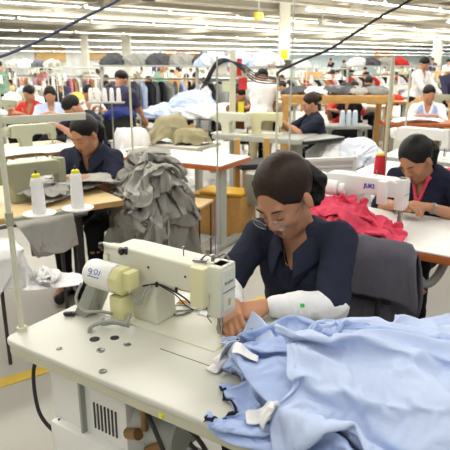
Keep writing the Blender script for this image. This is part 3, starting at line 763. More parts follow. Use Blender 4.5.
def small(name, par, c, L, Wd, ang, mtl, z, label=None, fold=.0, bend=3., n=(16, 12), tilt=0.):
    ca, sa = math.cos(ang), math.sin(ang)
    fn = lambda a, b: (c[0]+ca*a*L/2-sa*b*Wd/2, c[1]+sa*a*L/2+ca*b*Wd/2, z+fold*np.abs(b)*-1+fold+tilt*a)
    o = fall(name, None, None, fn, n[0], n[1], mtl, LC, None, 26, 0., bend=bend, keep=False); adopt(o, par)
    KIDS.setdefault(par.name, []).append(o)
    if label: o['label'] = label
    finish(o, .0018); return o
SO = SO[1:]+SO[:1]
def cl(a, b):
    t = (a+1)/2; s_ = 1-np.abs(b); sd = np.sign(b)
    x = .672+.20*t+.03*b*(1-t)+.02*t*b+.006*np.sin(5*t); y = .372-.14*t+.045*b*(.6+.6*t)
    return x, y, .80+.055*t+(.070*(1-t)**1.2+.03)*s_**.8+.006*np.sin(6*t+2*b)-.02*(1-s_)*t
k = sheet('collar', cl, 26, 24, BLUEC2, SO[6], .003); k['label'] = 'pale blue collar fold standing up'
small('collar', SO[3], (.655, .40), .09, .05, R(-20), BLUEC, .87, None, .02, 8)
for k, (par, x, y, L, Wd, an, zz) in enumerate([(4, .70, .255, .085, .055, 1.2, 1.0), (4, .735, .20, .085, .06, .9, 1.0), (2, .775, .15, .07, .05, .3, .98), (1, .86, .075, .06, .045, .8, .97), (1, .90, .03, .085, .06, .2, .97)]):
    small('interfacing_tab', SO[par], (x, y), L, Wd, an, WHITEC, zz, 'white interfacing tab', 0, 60, (9, 8), .004)
for k, a0, a1, b0, b1 in ((4, 0, .03, .15, .75), (2, 0, .03, .2, .9), (1, 0, .03, .1, .9), (6, 0, .02, .55, .95), (0, .3, .33, .1, .5)):
    strip(SO[k], 'inner_band', a0, a1+.005, b0, b1, NAVY2)['label'] = 'dark navy inner band'
strip(SO[7], 'side_seam', .05, .95, .93, .97, BLUEC, .0015); strip(SO[3], 'side_seam', .05, .95, .05, .09, BLUEC, .0015)
for o in SO: finish(o)
end_sim()
# ---------------------------------------------------------------- the woman in glasses
LENS = mat('lens_glass', 'f4f8ff', rough=.05, var=0); LENS.node_tree.nodes['Principled BSDF'].inputs['Alpha'].default_value = .06
def hero_extra(root, J):
    T = J['T']
    g = MB()
    for a in (-1, 1):
        pts = []
        for k in range(20):
            t = 2*math.pi*k/20; cx, cz = a*.0355, -.010
            rx = .0275; rz_ = .0175
            x = cx+rx*math.copysign(abs(math.cos(t))**.8, math.cos(t)); z = cz+rz_*math.copysign(abs(math.sin(t))**.8, math.sin(t))
            pts.append(T(x, .112-.35*max(abs(x)-.012, 0)**1.0*.6, z))
        g.tube(pts, .0011, 6, closed=True)
        g.tube([T(a*.063, .096, -.002), T(a*.072, .08, -.001), T(a*.079, .03, .0), T(a*.081, -.002, .003), T(a*.08, -.012, -.012)], .0014, 6)
    g.tube([T(-.008, .1125, -.004), T(-.004, .1145, -.001), T(.004, .1145, -.001), T(.008, .1125, -.004)], .0011, 6)
    fr = g.build('frame', M_METAL, None)
    gl = thing('eyeglasses', 'thin silver rimmed glasses worn by the woman at the near machine', 'glasses', root.location, root.rotation_euler.z)
    fr.parent = gl
    l = MB()
    for a in (-1, 1):
        pts = [T(a*.0355+.026*math.cos(2*math.pi*k/16), .112-.6*.35*max(abs(a*.0355+.026*math.cos(2*math.pi*k/16))-.012, 0), -.010+.0155*math.sin(2*math.pi*k/16)) for k in range(16)]
        f = J['M'] @ Vector((0, 1, 0)); l.add(pts+[p-f*.0012 for p in pts], [list(range(16)), list(range(31, 15, -1))]+[[i, i+16, (i+1) % 16+16, (i+1) % 16] for i in range(16)])
    l.build('lens', LENS, gl)
    # white sleeve guards
    for nm, E, Wp, S, mark in (('l', J['EL'], J['WL'], J['SL'], True), ('r', J['ER'], J['WR'], J['SR'], False)):
        s = SDF(.0055); a0 = E.lerp(S, .03)
        s.cap(a0, E, .051, .053, k=.02); s.cap(E, E.lerp(Wp, .5), .053, .048, k=.02); s.cap(E.lerp(Wp, .45), E.lerp(Wp, .86), .048, .038, k=.02)
        o = sdf_obj('sleeve_guard', s, WHITEC, root, noise=lambda X, Y, Z: ridges(X*1.2+Z, Y*1.2-Z, seed=9, f=11, sharp=1.8)-.4, namp=-.008)
        o['label'] = 'white elastic sleeve guard'
        if mark:
            c = E.lerp(Wp, .5); ax = (Wp-E).normalized(); out = Vector((.35, -.8, .45)); out = (out-ax*out.dot(ax)).normalized()
            k = MB(); q = Matrix((ax, ax.cross(out)*-1, out)).transposed(); k.box(c+out*.0475, (.02, .013, .008), bev=.002, rot=q.to_euler()); mk = k.build('mark', M_GREENST, o); mk['label'] = 'bright green mark'
    n = MB(); p0 = J['nb']+J['fw']*.12-J['up']*.1; n.tube(spline([J['nb']+Vector((.045, -.03, .01)), J['nb']+Vector((.028, -.095, -.045)), J['nb']+Vector((.004, -.122, -.085)), J['nb']+Vector((-.026, -.095, -.045)), J['nb']+Vector((-.045, -.03, .01))], 6), .0012, 5); n.sph if False else None
    n.build('necklace', mat('gold', 'c8a030', rough=.3, metal=1), root)
HU, HV = .565, 1.02
hero = person('person', 'woman in glasses and navy shirt sewing at the near cream machine', W(HU, HV, 0), GRID, SK1, HAIRB, NAVY,
    fabric('jeans_dark', '23262f'), res=.005, lean=.22, side=.0, head=(R(-6), R(34), R(8)), headoff=(-.03, -.05, .012), hs=1.2, tail=(.03, .0), seat=.44,
    hl=(.045, -.46, .825), hr=(-.035, -.53, .835), hair='tail', sleeve='elbow', collar=NAVY, extra=hero_extra,
    shoulders=(Vector((.152, -.115, .985)), Vector((-.162, -.125, .950))), poles=((.9, -.15, -.7), (-.9, -.1, -.8)),
    hand_dir=((Vector((-.62, -.72, -.12)), Vector((.1, -.25, 1))), (Vector((.5, -.8, -.2)), Vector((-.55, -.2, .9)))), curl=.62, knee=.4)
# chair with the jacket on its back
ch = thing('sewing_chair', 'dark chair behind the woman in glasses', 'chair', W(.6, 1.13, 0), GRID)
m = MB(); m.box((0, -.08, .43), (.4, .38, .05), bev=.02); m.build('seat', M_RUB, ch)
m = MB(); m.box((0.04, .17, .715), (.34, .022, .24), bev=.009); m.build('backrest', M_RUB, ch)
for sx in (-1, 1):
    m = MB(); m.cyl((sx*.16, .15, .0), (sx*.16, .17, .84), .012); m.build('leg', M_DMETAL, ch)
    m = MB(); m.cyl((sx*.16, -.22, 0), (sx*.16, -.22, .41), .012); m.build('leg', M_DMETAL, ch)
def jk(a, b):
    x = .06+.225*a*(1+.06*np.sin(5*b)); t = (b+1)/2
    s_ = t*1.15-.42
    y = .172+.042*np.tanh(s_*14)+.012*ridges(x*2, t*.6, 4, 8, 1.5, ang=1.57, aniso=2); z = .885-np.abs(s_)*1.0*.62+.018*ridges(x, t, 8, 6)
    y = y+.03*sm(np.abs(a), .8, 1)*-1
    return x, y, z-.03*np.abs(a)**4
o = sheet('jacket', jk, 60, 70, fabric('jacket_grey', '68656f'), None, .006); o.matrix_world = Matrix.Translation(W(.64, 1.13, 0)) @ Matrix.Rotation(GRID, 4, 'Z')
tag(o, 'grey jacket hung over the chair back behind the woman in glasses', 'jacket')
# ---------------------------------------------------------------- cloth laid on things
def lay(name, label, cat, c, rz, L, Wd, mtl, top=.1, rs=(.3, .3), off=(0, 0), ang=0., layer=0., amp=.02, seed=1, f=6., n=(60, 46), group=None, thick=.003, aniso=1.8, drop=.95, out=.14, zmin=None, lump=0., pw=2.):
    ca, sa = math.cos(ang), math.sin(ang); rng = np.random.RandomState(seed); ph = rng.rand(6)*6
    def fn(a, b):
        A = a*L/2*(1+.10*np.sin(3*b+ph[0])+.04*np.sin(8*b+ph[1])); B = b*Wd/2*(1+.10*np.sin(3*a+ph[2])+.04*np.sin(9*a+ph[3]))
        x = off[0]+A*ca-B*sa; y = off[1]+A*sa+B*ca
        rho = np.sqrt((x/rs[0])**2+(y/rs[1])**2)+1e-6
        e = np.maximum(rho-1, 0)*min(rs); inside = np.minimum(rho, 1)
        z = top*np.sqrt(np.maximum(1-(.93*inside)**pw, 0))+layer+lump*(ridges(x, y, seed+7, 3., 1.)-.3)
        k = (1+out*e/min(rs)/np.maximum(rho, 1))/np.maximum(rho, 1)
        k = np.where(rho > 1, (1+out*e/min(rs)+layer*.8/min(rs))/rho, 1.)
        r1 = ridges(x, y, seed, f, 1.7, ang=ang+.3, aniso=aniso); th = np.arctan2(y/rs[1], x/rs[0])
        hf = np.where(e > 0, np.minimum(e*6, 1)*.035*np.sin(th*9+ph[4]+2*np.sin(th*4+ph[5])), 0)
        x2 = x*k*(1+hf/np.maximum(rs[0], .1)*1.0); y2 = y*k*(1+hf/np.maximum(rs[1], .1)*1.0)
        z = z-e*drop+amp*(r1*1.6-.4)
        if zmin is not None: z = np.maximum(z, zmin+.004*r1)
        return x2+amp*.8*np.where(e > 0, np.cos(th), 0)*r1, y2+amp*.8*np.where(e > 0, np.sin(th), 0)*r1, z
    o = sheet(name, fn, n[0], n[1], mtl, None, thick); o.location = c; o.rotation_euler = (0, 0, rz)
    return tag(o, label, cat, group)
def box_thing(name, label, cat, c, d, mtl, rz=0, bev=.01, group=None):
    m = MB(); m.box((0, 0, d[2]/2), d, bev=bev); o = m.build(name, mtl); o.location = c; o.rotation_euler = (0, 0, rz); return tag(o, label, cat, group)
def stand(name, label, c, h, mtl=None, rz=0, arms=(), r=.011, group=None, cat='thread stand'):
    t = thing(name, label, cat, c, rz, group); m = MB(); m.cyl((0, 0, 0), (0, 0, h), r, n=10); m.build('pole', mtl or M_POLE, t)
    for z, L in arms: m = MB(); m.box((0, 0, z), (L, .016, .014), bev=.003); m.build('crossbar', mtl or M_POLE, t)
    return t

# ---- left: woman in navy with the heap of grey garments
LT = R(35.7)
table_slab('sewing_table', 'tan topped sewing table in front of the woman beside the grey garment heap', (-1.674, 2.571, 0), LT, 1.3, .85, .78, M_TAN, M_TANE, .028, legs=[(.12, .4, 'H'), (1.15, .4, 'H')], leg_m=M_DMETAL)
machine('industrial_sewing_machine', 'grey-green sewing machine on the tan table at left, behind the thread cones', (-1.37, 3.18, .778), R(42), M_GREEN)
person('person', 'woman in navy shirt sewing grey garments at the tan table, hair tied back', (-.94, 4.08, 0), R(-8), SK1, HAIR, NAVY, BLACKC, res=.0075, lean=.26,
       head=(R(-22), R(27), R(6)), headoff=(.0, -.03, -.02), hl=(.1, -.44, .85), hr=(-.05, -.46, .85), hair='tail', collar=NAVY, sleeve='elbow', seat=.45, curl=.7, hs=1.08)
Lc = (-1.02, 3.50, .779)
for i, (o_, a_, L_, W_, ly, t_) in enumerate([((0, 0), .4, .62, .34, .0, .05), ((-.12, -.07), .9, .36, .28, .012, .07), ((.13, .03), -.2, .4, .3, .016, .07)]):
    lay('grey_garment', ['flat grey garment spread under the hands of the woman at the tan table', 'grey garment bunched beside the grey-green machine', 'grey garment bunched between the woman and the big grey heap'][i], 'garment', Lc, LT, L_, W_, [GREYC, GREYC2, GREYC][i], t_, (.5, .4), o_, a_, ly, .018, 30+i, 8, group='grey garments on the tan table', zmin=.003)
# the big heap beside her, on a stool
st = thing('stool', 'low wooden stool under the big heap of grey garments', 'stool', (-.50, 3.76, 0), .5)
m = MB(); m.box((0, 0, .58), (.36, .36, .04), bev=.006); m.build('seat', M_WOOD, st)
for a in (-1, 1):
    for b in (-1, 1): m = MB(); m.box((a*.14, b*.14, .28), (.04, .04, .56), bev=.004); m.build('leg', M_WOOD, st)
tmp_box((-.50, 3.76, .57), (.38, .38, .06), None, .5); tmp_box((.65, .425, .755), (1.31, .86, .05), Matrix.Translation((-1.674, 2.571, 0)) @ Matrix.Rotation(LT, 4, 'Z')); tmp_box((0, 4, -.05), (6, 6, .1))
gbu = MB(); gbu.box((-.50, 3.76, .655), (.30, .28, .11), rz=.5, bev=.045, seg=3); gbu = gbu.build('garment_bundle', GREYC2); tag(gbu, 'bundle of grey cloth packed at the core of the big grey heap', 'garments', None, 'stuff'); collider(gbu)
def grey_drop(c, L, Wd, ang, z, seed, label, mtl, group, nu=60, nv=44, frames=50, shrink=-.12, amp=.02, wav=4, bend=.35, name='grey_garment', gap=.005):
    ca, sa = math.cos(ang), math.sin(ang); ph = np.random.RandomState(seed).rand(5)*6
    def fn(a, b):
        A = a*L/2*(1+.08*np.sin(3*b+ph[0])); B = b*Wd/2*(1+.12*np.sin(2.5*a+ph[1]))
        return c[0]+ca*A-sa*B, c[1]+sa*A+ca*B, z+amp*np.sin(b*wav+ph[2]+1.3*np.sin(2*a+ph[3]))+amp*.6*np.sin(a*wav*1.3+ph[4]+b)
    return fall(name, label, 'garment', fn, nu, nv, mtl, None, group, frames, shrink, bend=bend, gap=gap)
GO = []
for i, (dx, dy, L_, W_, a_, nm) in enumerate([(0, -.02, .98, .55, .3, 'lowest'), (-.10, -.12, .7, .4, 1.2, 'front left'), (.12, -.10, .85, .36, -.7, 'right front'), (-.02, -.14, .8, .26, 1.7, 'hanging at the middle of the front'),
    (.10, -.14, .75, .22, 1.1, 'narrow strip right of the middle'), (-.08, .0, .6, .3, .5, 'upper left'), (.06, .02, .7, .26, -.4, 'right of the top'), (-.02, -.04, .55, .34, 2.4, 'short one at the upper front'), (-.06, -.12, .7, .16, 1.4, 'thin strip on top at the front left'), (.08, -.1, .72, .15, .95, 'thin strip on top at the front right'), (.02, .03, .5, .14, .1, 'topmost')]):
    GO.append(grey_drop((-.51+dx, 3.74+dy), L_*.92, W_, a_, .80+.04*i, 50+i, 'grey garment of the big heap at left, '+nm, GREYC if i % 2 else GREYC2, 'big grey garment heap', shrink=-.28, amp=.035, wav=7, nu=56, nv=int(18+W_*50)))
for o in GO: finish(o, .004)
end_sim()
fabric('pale_grey_cloth', 'bdbcb6')
# grey bundle hung over a rail, white cloth on the low bench
rl = stand('clothes_rail', 'dark metal rail carrying the folded grey bundle at left', (-.90, 2.93, 0), .775, M_DMETAL, LT)
m = MB(); m.cyl((-.35, 0, .775), (.16, 0, .775), .01, n=8); m.build('rail', M_DMETAL, rl); m = MB(); m.cyl((-.34, 0, 0), (-.34, 0, .775), .01, n=8); m.build('pole', M_DMETAL, rl)
HM = Matrix.Translation((-.90, 2.93, 0)) @ Matrix.Rotation(LT, 4, 'Z'); 
for i in range(8):
    def hb(a, b, i=i):
        s_ = (1-b)/2; t = (a+1)/2; sh = .012*i
        x = -.245+.30*t*(1-.25*s_)+(.10-.012*i)*s_+sh*(1-t); z = .80-.19*s_*(1+.10*t)+.03*t-.006*i-.012*np.sin(3*t+i)*s_+.004*np.sin(9*t+2*i)
        y = -.055+.016*i+.03*np.exp(-(s_/.12)**2)*0+.014*np.sin(5*t+1.7*i+2*s_)*s_+.008*ridges(x*3, z*2, 5+i, 8, 1.6)
        y = y+.05*np.exp(-(s_/.10)**2)
        return x, y, z
    o = sheet('grey_garment', hb, 34, 30, [GREYC, GREYC2, MATS['pale_grey_cloth']][i % 3], None, .004); o.matrix_world = HM
    tag(o, 'folded grey garment hanging over the rail under the tan table edge', 'garment', 'grey bundle on the rail')
BM = Matrix.Translation((-1.83, 1.90, 0)) @ Matrix.Rotation(R(34.3), 4, 'Z')
tmp_box((.69, .21, .475), (1.38, .42, .05), BM); wbn = MB(); wbn.box((.92, .26, .60), (.36, .24, .2), bev=.06, seg=3); wbn = wbn.build('cloth_bundle', WHITEC); wbn.matrix_world = BM; tag(wbn, 'bundle of white cloth at the core of the heap on the low bench', 'cloth', None, 'stuff'); collider(wbn)
GO = []
for i, (x, y, L_, W_, a_, lb) in enumerate([(.86, .2, .7, .5, .1, 'white cloth lying flat on the low bench at left'), (.88, .25, .55, .4, .9, 'white cloth bunched in the middle of the low bench'), (1.18, .17, .48, .2, -.35, 'white shirt sleeve reaching over the right end of the low bench')]):
    q = BM @ Vector((x, y, 0)); GO.append(grey_drop((q.x, q.y), L_, W_, a_+R(34.3), .72+.05*i, 80+i, lb, WHITEC, 'white cloth on the low bench', 50, 36, 42, -.15, .02, 5, .4, 'white_garment'))
for o in GO: finish(o, .003)
end_sim()
table_slab('side_table', 'small tan table at the left edge behind the cream pole', (-2.42, 2.95, 0), R(34.3), .72, .42, .7, M_TAN, M_TANE, .03, legs=[(.1, .3, .05), (.62, .3, .05)], leg_m=M_DMETAL)
for i, (x, y, s_) in enumerate([(-2.02, 3.42, 90), (-2.15, 3.3, 94)]):
    lay('grey_garment', 'grey and white garment piled on the small tan table at the left edge', 'garment', (x, y, .703), .3*i, .45, .36, [GREYC, WHITEC, GREYC2][i], .08, (.3, .3), (0, 0), i, .01, .02, s_, 8, (40, 30), 'garments at the left edge')
# ---- left man behind, and the table he leans over
table_slab('sewing_table', 'tan topped table behind the seated woman at left, with a man leaning over it', (-2.55, 4.55, 0), LT, 1.45, .75, .78, M_TAN, M_TANE, .03, legs=[(.12, .4, 'H'), (1.3, .4, 'H')], leg_m=M_DMETAL)
machine('industrial_sewing_machine', 'grey-green sewing machine reached by the bent man in navy at left', (-2.03, 5.22, .778), R(40), M_GREEN)
person('person', 'man with short black hair in navy shirt, leaning left and reaching out', (-1.33, 6.05, 0), R(-38), SK2, HAIR, NAVY, BLACKC, res=.012, lean=.5, head=(R(-30), R(45), 0), headoff=(-.02, -.05, -.03),
       hl=(.06, -.58, .98), hr=(-.2, -.62, .96), hair='short', seat=.54)
lay('blue_jacket', 'bright blue jacket slung beside the bent man in navy', 'jacket', (-1.18, 6.35, .98), .2, .42, .3, fabric('bright_blue', '26336e'), .12, (.18, .12), amp=.03, seed=7, n=(40, 30))
sb = thing('chair', 'dark chair carrying the bright blue jacket', 'chair', (-1.18, 6.35, 0), .2); m = MB(); m.box((0, 0, .88), (.36, .04, .3), bev=.01); m.build('backrest', M_BLACK, sb); m = MB(); m.box((0, -.2, .45), (.38, .38, .04), bev=.01); m.build('seat', M_BLACK, sb)
for a in (-1, 1):
    m = MB(); m.cyl((a*.16, 0, 0), (a*.16, 0, .8), .012, n=8); m.build('leg', M_DMETAL, sb); m = MB(); m.cyl((a*.16, -.36, 0), (a*.16, -.36, .44), .012, n=8); m.build('leg', M_DMETAL, sb)
lay('white_cloth', 'crumpled pale cloth on the table behind the seated woman at left', 'cloth', (-1.75, 5.15, .78), LT, 1.0, .5, WHITEC, .04, (.8, .5), amp=.018, seed=17, n=(50, 30), zmin=.003)
# spool rack with five white cones
rk = thing('spool_rack', 'metal spool rack with a row of five white cones above the seated woman', 'thread rack', (-1.17, 5.6, 0), R(0))
m = MB(); m.box((0, 0, 1.2), (.36, .12, .014), bev=.003); m.build('shelf', M_GREYM, rk)
for x in (-.05, .06): m = MB(); m.cyl((x, 0, 0), (x, 0, 1.2), .008, n=8); m.build('pole', M_METAL, rk)
m = MB(); m.box((0, 0, .02), (.3, .3, .04), bev=.01); m.build('base', M_DMETAL, rk)
for i in range(5): cone('thread_cone', ['leftmost', 'second from left', 'middle', 'second from right', 'rightmost'][i]+' white cone on the five cone spool rack', (-1.31+i*.068, 5.6, 1.207), h=.12, r=.024, cap=M_WHITE, group='cones on the spool rack')
# ---- white table with the orange edge
MT = thing('work_table', 'white topped table with an orange wooden edge in the middle of the hall', 'table', (-1.136, 5.067, 0), R(-28.7))
m = MB(); m.box((.625, .28, .776), (1.25, .56, .008), bev=.002); m.build('tabletop', M_TW, MT)
m = MB(); m.box((.625, .28, .752), (1.256, .566, .04), bev=.004); m.build('edging', M_ORANGE, MT)
for x in (.12, 1.15):
    m = MB(); m.box((x, .2, .37), (.055, .1, .72), bev=.006); m.box((x, .28, .03), (.06, .6, .05), bev=.006); m.box((x, .28, .72), (.06, .45, .03), bev=.004); m.build('leg', M_LEG, MT)
for i, (x, y, L_) in enumerate([(-.72, 5.08, .34), (-.62, 5.0, .25)]):
    lay('grey_garment', ['folded dark grey garment at the left end of the orange edged table', 'small grey garment lying on the orange edged table'][i], 'garment', (x, y, .782), .3, L_, .2, GREYC2, .05, (.2, .14), amp=.012, seed=70+i, n=(36, 26), group='grey garments on the orange edged table', zmin=.003)
# yellow folder and boxes under it
box_thing('wooden_crate', 'low wooden crate under the orange edged table', 'crate', (-.02, 5.25, 0), (.55, .35, .38), M_WOOD, R(-28))
box_thing('yellow_folder', 'yellow folder lying on the crate under the orange edged table', 'folder', (.0, 5.2, .39), (.42, .28, .03), mat('folder_yellow', 'e8b62c', rough=.5), R(-20))
gb = thing('machine_case', 'pale grey equipment case beside the crate, right of the table leg', 'case', (.33, 5.15, .3), R(-28))
m = MB(); m.box((0, 0, .14), (.24, .2, .3), bev=.012); m.build('case', M_GREYM, gb); m = MB(); m.box((-.02, -.101, .2), (.035, .008, .05), bev=.003); m.build('switch', M_BLACK, gb)
for a in (-1, 1): m = MB(); m.box((a*.1, 0, -.15), (.03, .16, .3), bev=.003); m.build('leg', M_DMETAL, gb)
ws = thing('stool', 'wooden stool with dark cushion behind the orange edged table', 'stool', (.28, 5.45, 0), .3)
m = MB(); m.box((0, 0, .62), (.36, .34, .06), bev=.02); m.build('seat', M_RUB, ws)
for a in (-1, 1):
    for b in (-1, 1): m = MB(); m.box((a*.14, b*.13, .3), (.03, .03, .6), bev=.003); m.build('leg', M_WOOD, ws)
dk = thing('wire_frame_stand', 'dark wire framed stand behind the grey heap, left of the table leg', 'stand', (-.28, 4.35, 0), R(-20))
for a in (-1, 1):
    for b in (-1, 1): m = MB(); m.cyl((a*.13, b*.12, 0), (a*.13, b*.12, .5), .007, n=8); m.build('leg', M_DMETAL, dk)
m = MB(); m.box((0, 0, .505), (.3, .28, .02), bev=.004); m.build('top', M_TAN, dk); m = MB(); m.box((0, 0, .2), (.27, .25, .015), bev=.004); m.build('shelf', M_GREYM, dk)
# khaki heap on a white table behind
table_slab('work_table', 'white work table under the khaki garments', (-1.25, 5.95, 0), R(-28.7), 1.1, .5, .78, M_TW, M_EDGE, .03, legs=[(.12, .25, 'H'), (.98, .25, 'H')])
for i, (x, y, L_, W_, tp, a_, lb) in enumerate([(-.56, 5.83, .46, .30, .20, 0, 'square shouldered khaki garment propped up on the white table'), (-.36, 5.70, .26, .2, .09, -.4, 'khaki garment slumped to the right of the propped one')]):
    lay('khaki_garment', lb, 'garment', (x, y, .79), a_, L_+.25, W_+.2, KHAKI, tp+.06, (.18, .12), seed=20+i, amp=.028, f=7, n=(60, 50), pw=6., group='khaki garments', drop=1.0, out=.3, zmin=.0)
for i, (x, y) in enumerate([(-1.18, 6.1), (-.94, 5.98), (.12, 5.55), (.42, 5.62)]):
    m = MB(); m.box((0, 0, .42), (.06, .045, .84 if i < 2 else .86), bev=.004); o = m.build('wooden_post', M_WOOD); o.location = (x, y, .0); tag(o, ['wooden post left of the khaki garments', 'wooden post close beside the khaki garments', 'wooden post behind the orange edged table, left one', 'wooden post behind the orange edged table, right one'][i], 'post')
lay('white_cloth', 'white cloth heaped between the bent man and the khaki garments', 'cloth', (-.95, 5.75, .5), 0, .5, .6, WHITEC, .42, (.2, .15), amp=.05, seed=5, f=8, n=(54, 44), drop=1.0, pw=6.)
box_thing('crate', 'pale crate under the white cloth heap', 'crate', (-.95, 5.75, 0), (.4, .3, .5), M_GREYM)
# ---- grey table and the woman in profile
table_slab('work_table', 'long grey table with dark edge in front of the woman in profile', (-.15, 6.455, 0), R(-26.5), 1.06, .62, .78, M_GREYM, M_LEG, .045, legs=[(.12, .3, 'H'), (.95, .3, 'H')])
table_slab('work_table', 'dark topped table at the elbow of the woman in profile', (.86, 6.02, 0), R(36), .62, .5, .765, M_GREYM, M_DMETAL, .035, legs=[(.1, .3, 'H'), (.52, .3, 'H')])
machine('industrial_sewing_machine', 'cream sewing machine on the long grey table, below the worker in white', (.2, 6.62, .782), R(-10), M_CREAM2)
machine('industrial_sewing_machine', 'cream sewing machine at the left end of the long grey table', (-.12, 6.68, .782), R(-30), M_CREAM)
person('person', 'woman in navy shirt seen in profile, facing left at the grey table', (1.12, 6.78, 0), R(-78), SK2, HAIRB, NAVY, BLACKC, res=.011, lean=.16, head=(0, R(22), 0), headoff=(0, 0, .0),
       hl=(.05, -.46, .9), hr=(-.12, -.46, .9), hair='bun', seat=.42, collar=NAVY)
# bundle of white cloth on a dark stand
bs = thing('low_stand', 'dark metal stand carrying the white bundle', 'stand', (1.42, 6.55, 0), R(10))
m = MB(); m.box((0, 0, .5), (.85, .5, .025), bev=.004); m.build('top', M_DMETAL, bs)
for a in (-1, 1):
    for b in (-1, 1): m = MB(); m.cyl((a*.38, b*.2, 0), (a*.38, b*.2, .5), .012, n=8); m.build('leg', M_DMETAL, bs)
tmp_box((1.42, 6.55, .49), (.86, .52, .05), None, R(10)); wb2 = MB(); wb2.box((1.42, 6.55, .60), (.6, .34, .18), rz=R(10), bev=.07, seg=3); wb2 = wb2.build('cloth_bundle', WHITEC); tag(wb2, 'folded white bundle under the white garments on the dark stand', 'cloth', None, 'stuff'); collider(wb2)
GO = []
for i, (x, y, L_, W_, a_, lb) in enumerate([(1.36, 6.5, .85, .6, .1, 'white garment at the bottom of the white bundle'), (1.22, 6.45, .5, .5, .8, 'white garment rumpled at the left of the white bundle'), (1.62, 6.48, .6, .55, -.3, 'pale bluish white garment folded over the right of the white bundle')]):
    GO.append(grey_drop((x, y), L_, W_, a_, .76+.05*i, 110+i, lb, WHITEC if i != 2 else fabric('pale_blue_white', 'dde3ee'), 'white bundle', 44, 34, 40, -.3, .03, 6, .3, 'white_garment', .006))
for o in GO: finish(o, .004)
end_sim()
# ---- tall pine table with the dark heap
tt = thing('tall_wooden_table', 'tall pine table heaped with dark clothes', 'table', (1.52, 7.95, 0), R(-4))
m = MB(); m.box((0, 0, 1.1), (1.46, .8, .1), bev=.006); m.build('tabletop', M_WOOD, tt)
for a in (-1, 1):
    for b in (-1, 1): m = MB(); m.box((a*.68, b*.35, .525), (.08, .08, 1.05), bev=.006); m.build('leg', M_WOOD, tt)
m = MB(); m.box((0, .35, .35), (1.3, .04, .08), bev=.004); m.build('stretcher', M_WOOD, tt)
DKG = fabric('charcoal_cloth', '5b5c60', var=.2); BLK = fabric('near_black_cloth', '2b2c31', var=.2); MIX = fabric('speckled_grey_cloth', '8d8d8c', var=.3)
for i in range(9):
    lay('dark_garment', 'dark grey garment tossed on the tall pine table', 'garment', (.98+i*.135, 7.88+.1*math.sin(i*2), 1.152), i*.7, .42, .34, [DKG, MIX, WHITEC, DKG, MIX, DKG, GREYC, BLK, MIX][i], .1, (.2, .16), amp=.04, seed=130+i, f=8, n=(34, 28), group='clothes on the tall pine table', zmin=.0)
# ---- right: coral garment, its machine and worker
RT = R(-34.5)
rt = table_slab('sewing_table', 'white topped sewing table with orange edge at the right', (.30, 2.77, 0), RT, 1.4, .62, .78, M_TW, M_ORANGE, .038, legs=[(.12, .3, 'H'), (1.3, .3, 'H')])
RM = Matrix.Translation((.30, 2.77, 0)) @ Matrix.Rotation(RT, 4, 'Z')
jm = machine('industrial_sewing_machine', 'white sewing machine with blue lettering, worked by the woman with coral collar', RM @ Vector((.045, .36, .782)), RT, M_WHITE)
text_obj('brand_lettering', 'JUKI', .03, M_BLUEINK2, jm, (.285, -.0535, .192), (R(90), 0, 0), bold=.0012)
m = MB(); m.box((.36, -.062, .17), (.048, .04, .12), bev=.007); m.build('front_box', M_WHITE, jm)
m = MB(); m.cyl((.03, -.1, .17), (.14, -.1, .17), .04, n=24, bev=.006); m.cyl((.14, -.1, .17), (.175, -.1, .17), .03, n=20, bev=.006); m.build('motor_drum', M_WHITE, jm)
cbx = thing('motor_control_box', 'pale control box with yellow label under the right sewing table', 'control box', RM @ Vector((.52, .12, .52)), RT)
m = MB(); m.box((0, 0, .1), (.24, .16, .16), bev=.012); m.build('case', M_LEG, cbx); m = MB(); m.box((-.02, -.081, .12), (.15, .003, .05)); m.build('label', mat('label_yellow', 'd8d21c', rough=.5), cbx); m = MB(); m.box((-.02, -.081, .07), (.15, .003, .03)); m.build('label', M_GREYINK, cbx)
m = MB(); m.tube(spline([(.13, -.02, .12), (.2, -.05, .08), (.24, 0, .12), (.26, .05, .2)]), .02, 8); m.build('hose', M_GREYM, cbx)
tmp_box((.7, .31, .755), (1.4, .62, .05), RM); tmp_box((.26, .36, .79), (.48, .19, .03), RM); tmp_box((.22, .36, .88), (.12, .10, .2), RM)
cbn = MB(); cbn.box((.20, .16, .815), (.30, .18, .07), bev=.03, seg=3); cbn = cbn.build('garment_bundle', PINKC); cbn.matrix_world = RM; tag(cbn, 'bundle of coral cloth packed at the core of the coral heap', 'garments', None, 'stuff'); collider(cbn)
GO = []
for i, (x, y, L_, W_, a_, lb) in enumerate([(.24, .12, .60, .38, .05, 'coral garment spread under the white machine'), (.16, .17, .38, .34, .7, 'coral garment bunched highest beside the machine pillar'), (.34, .17, .44, .2, -.25, 'coral garment led toward the needle of the white machine')]):
    q = RM @ Vector((x, y, 0)); GO.append(grey_drop((q.x, q.y), L_, W_, a_+RT, .90+.05*i, 141+i, lb, PINKC, 'coral garments at the right machine', 70, 50, 45, -.3, .034, 9, .2, 'coral_garment', .004))
for o in GO: finish(o, .003)
end_sim()
o = sheet('white_tab', lambda a, b: (.022*a, .016*b, .004*a*b), 6, 6, WHITEC, None, .002); o.location = RM @ Vector((.06, .13, .872)); o.rotation_euler = (.3, -.3, .2); tag(o, 'small white tab lying on the coral garments', 'tab')
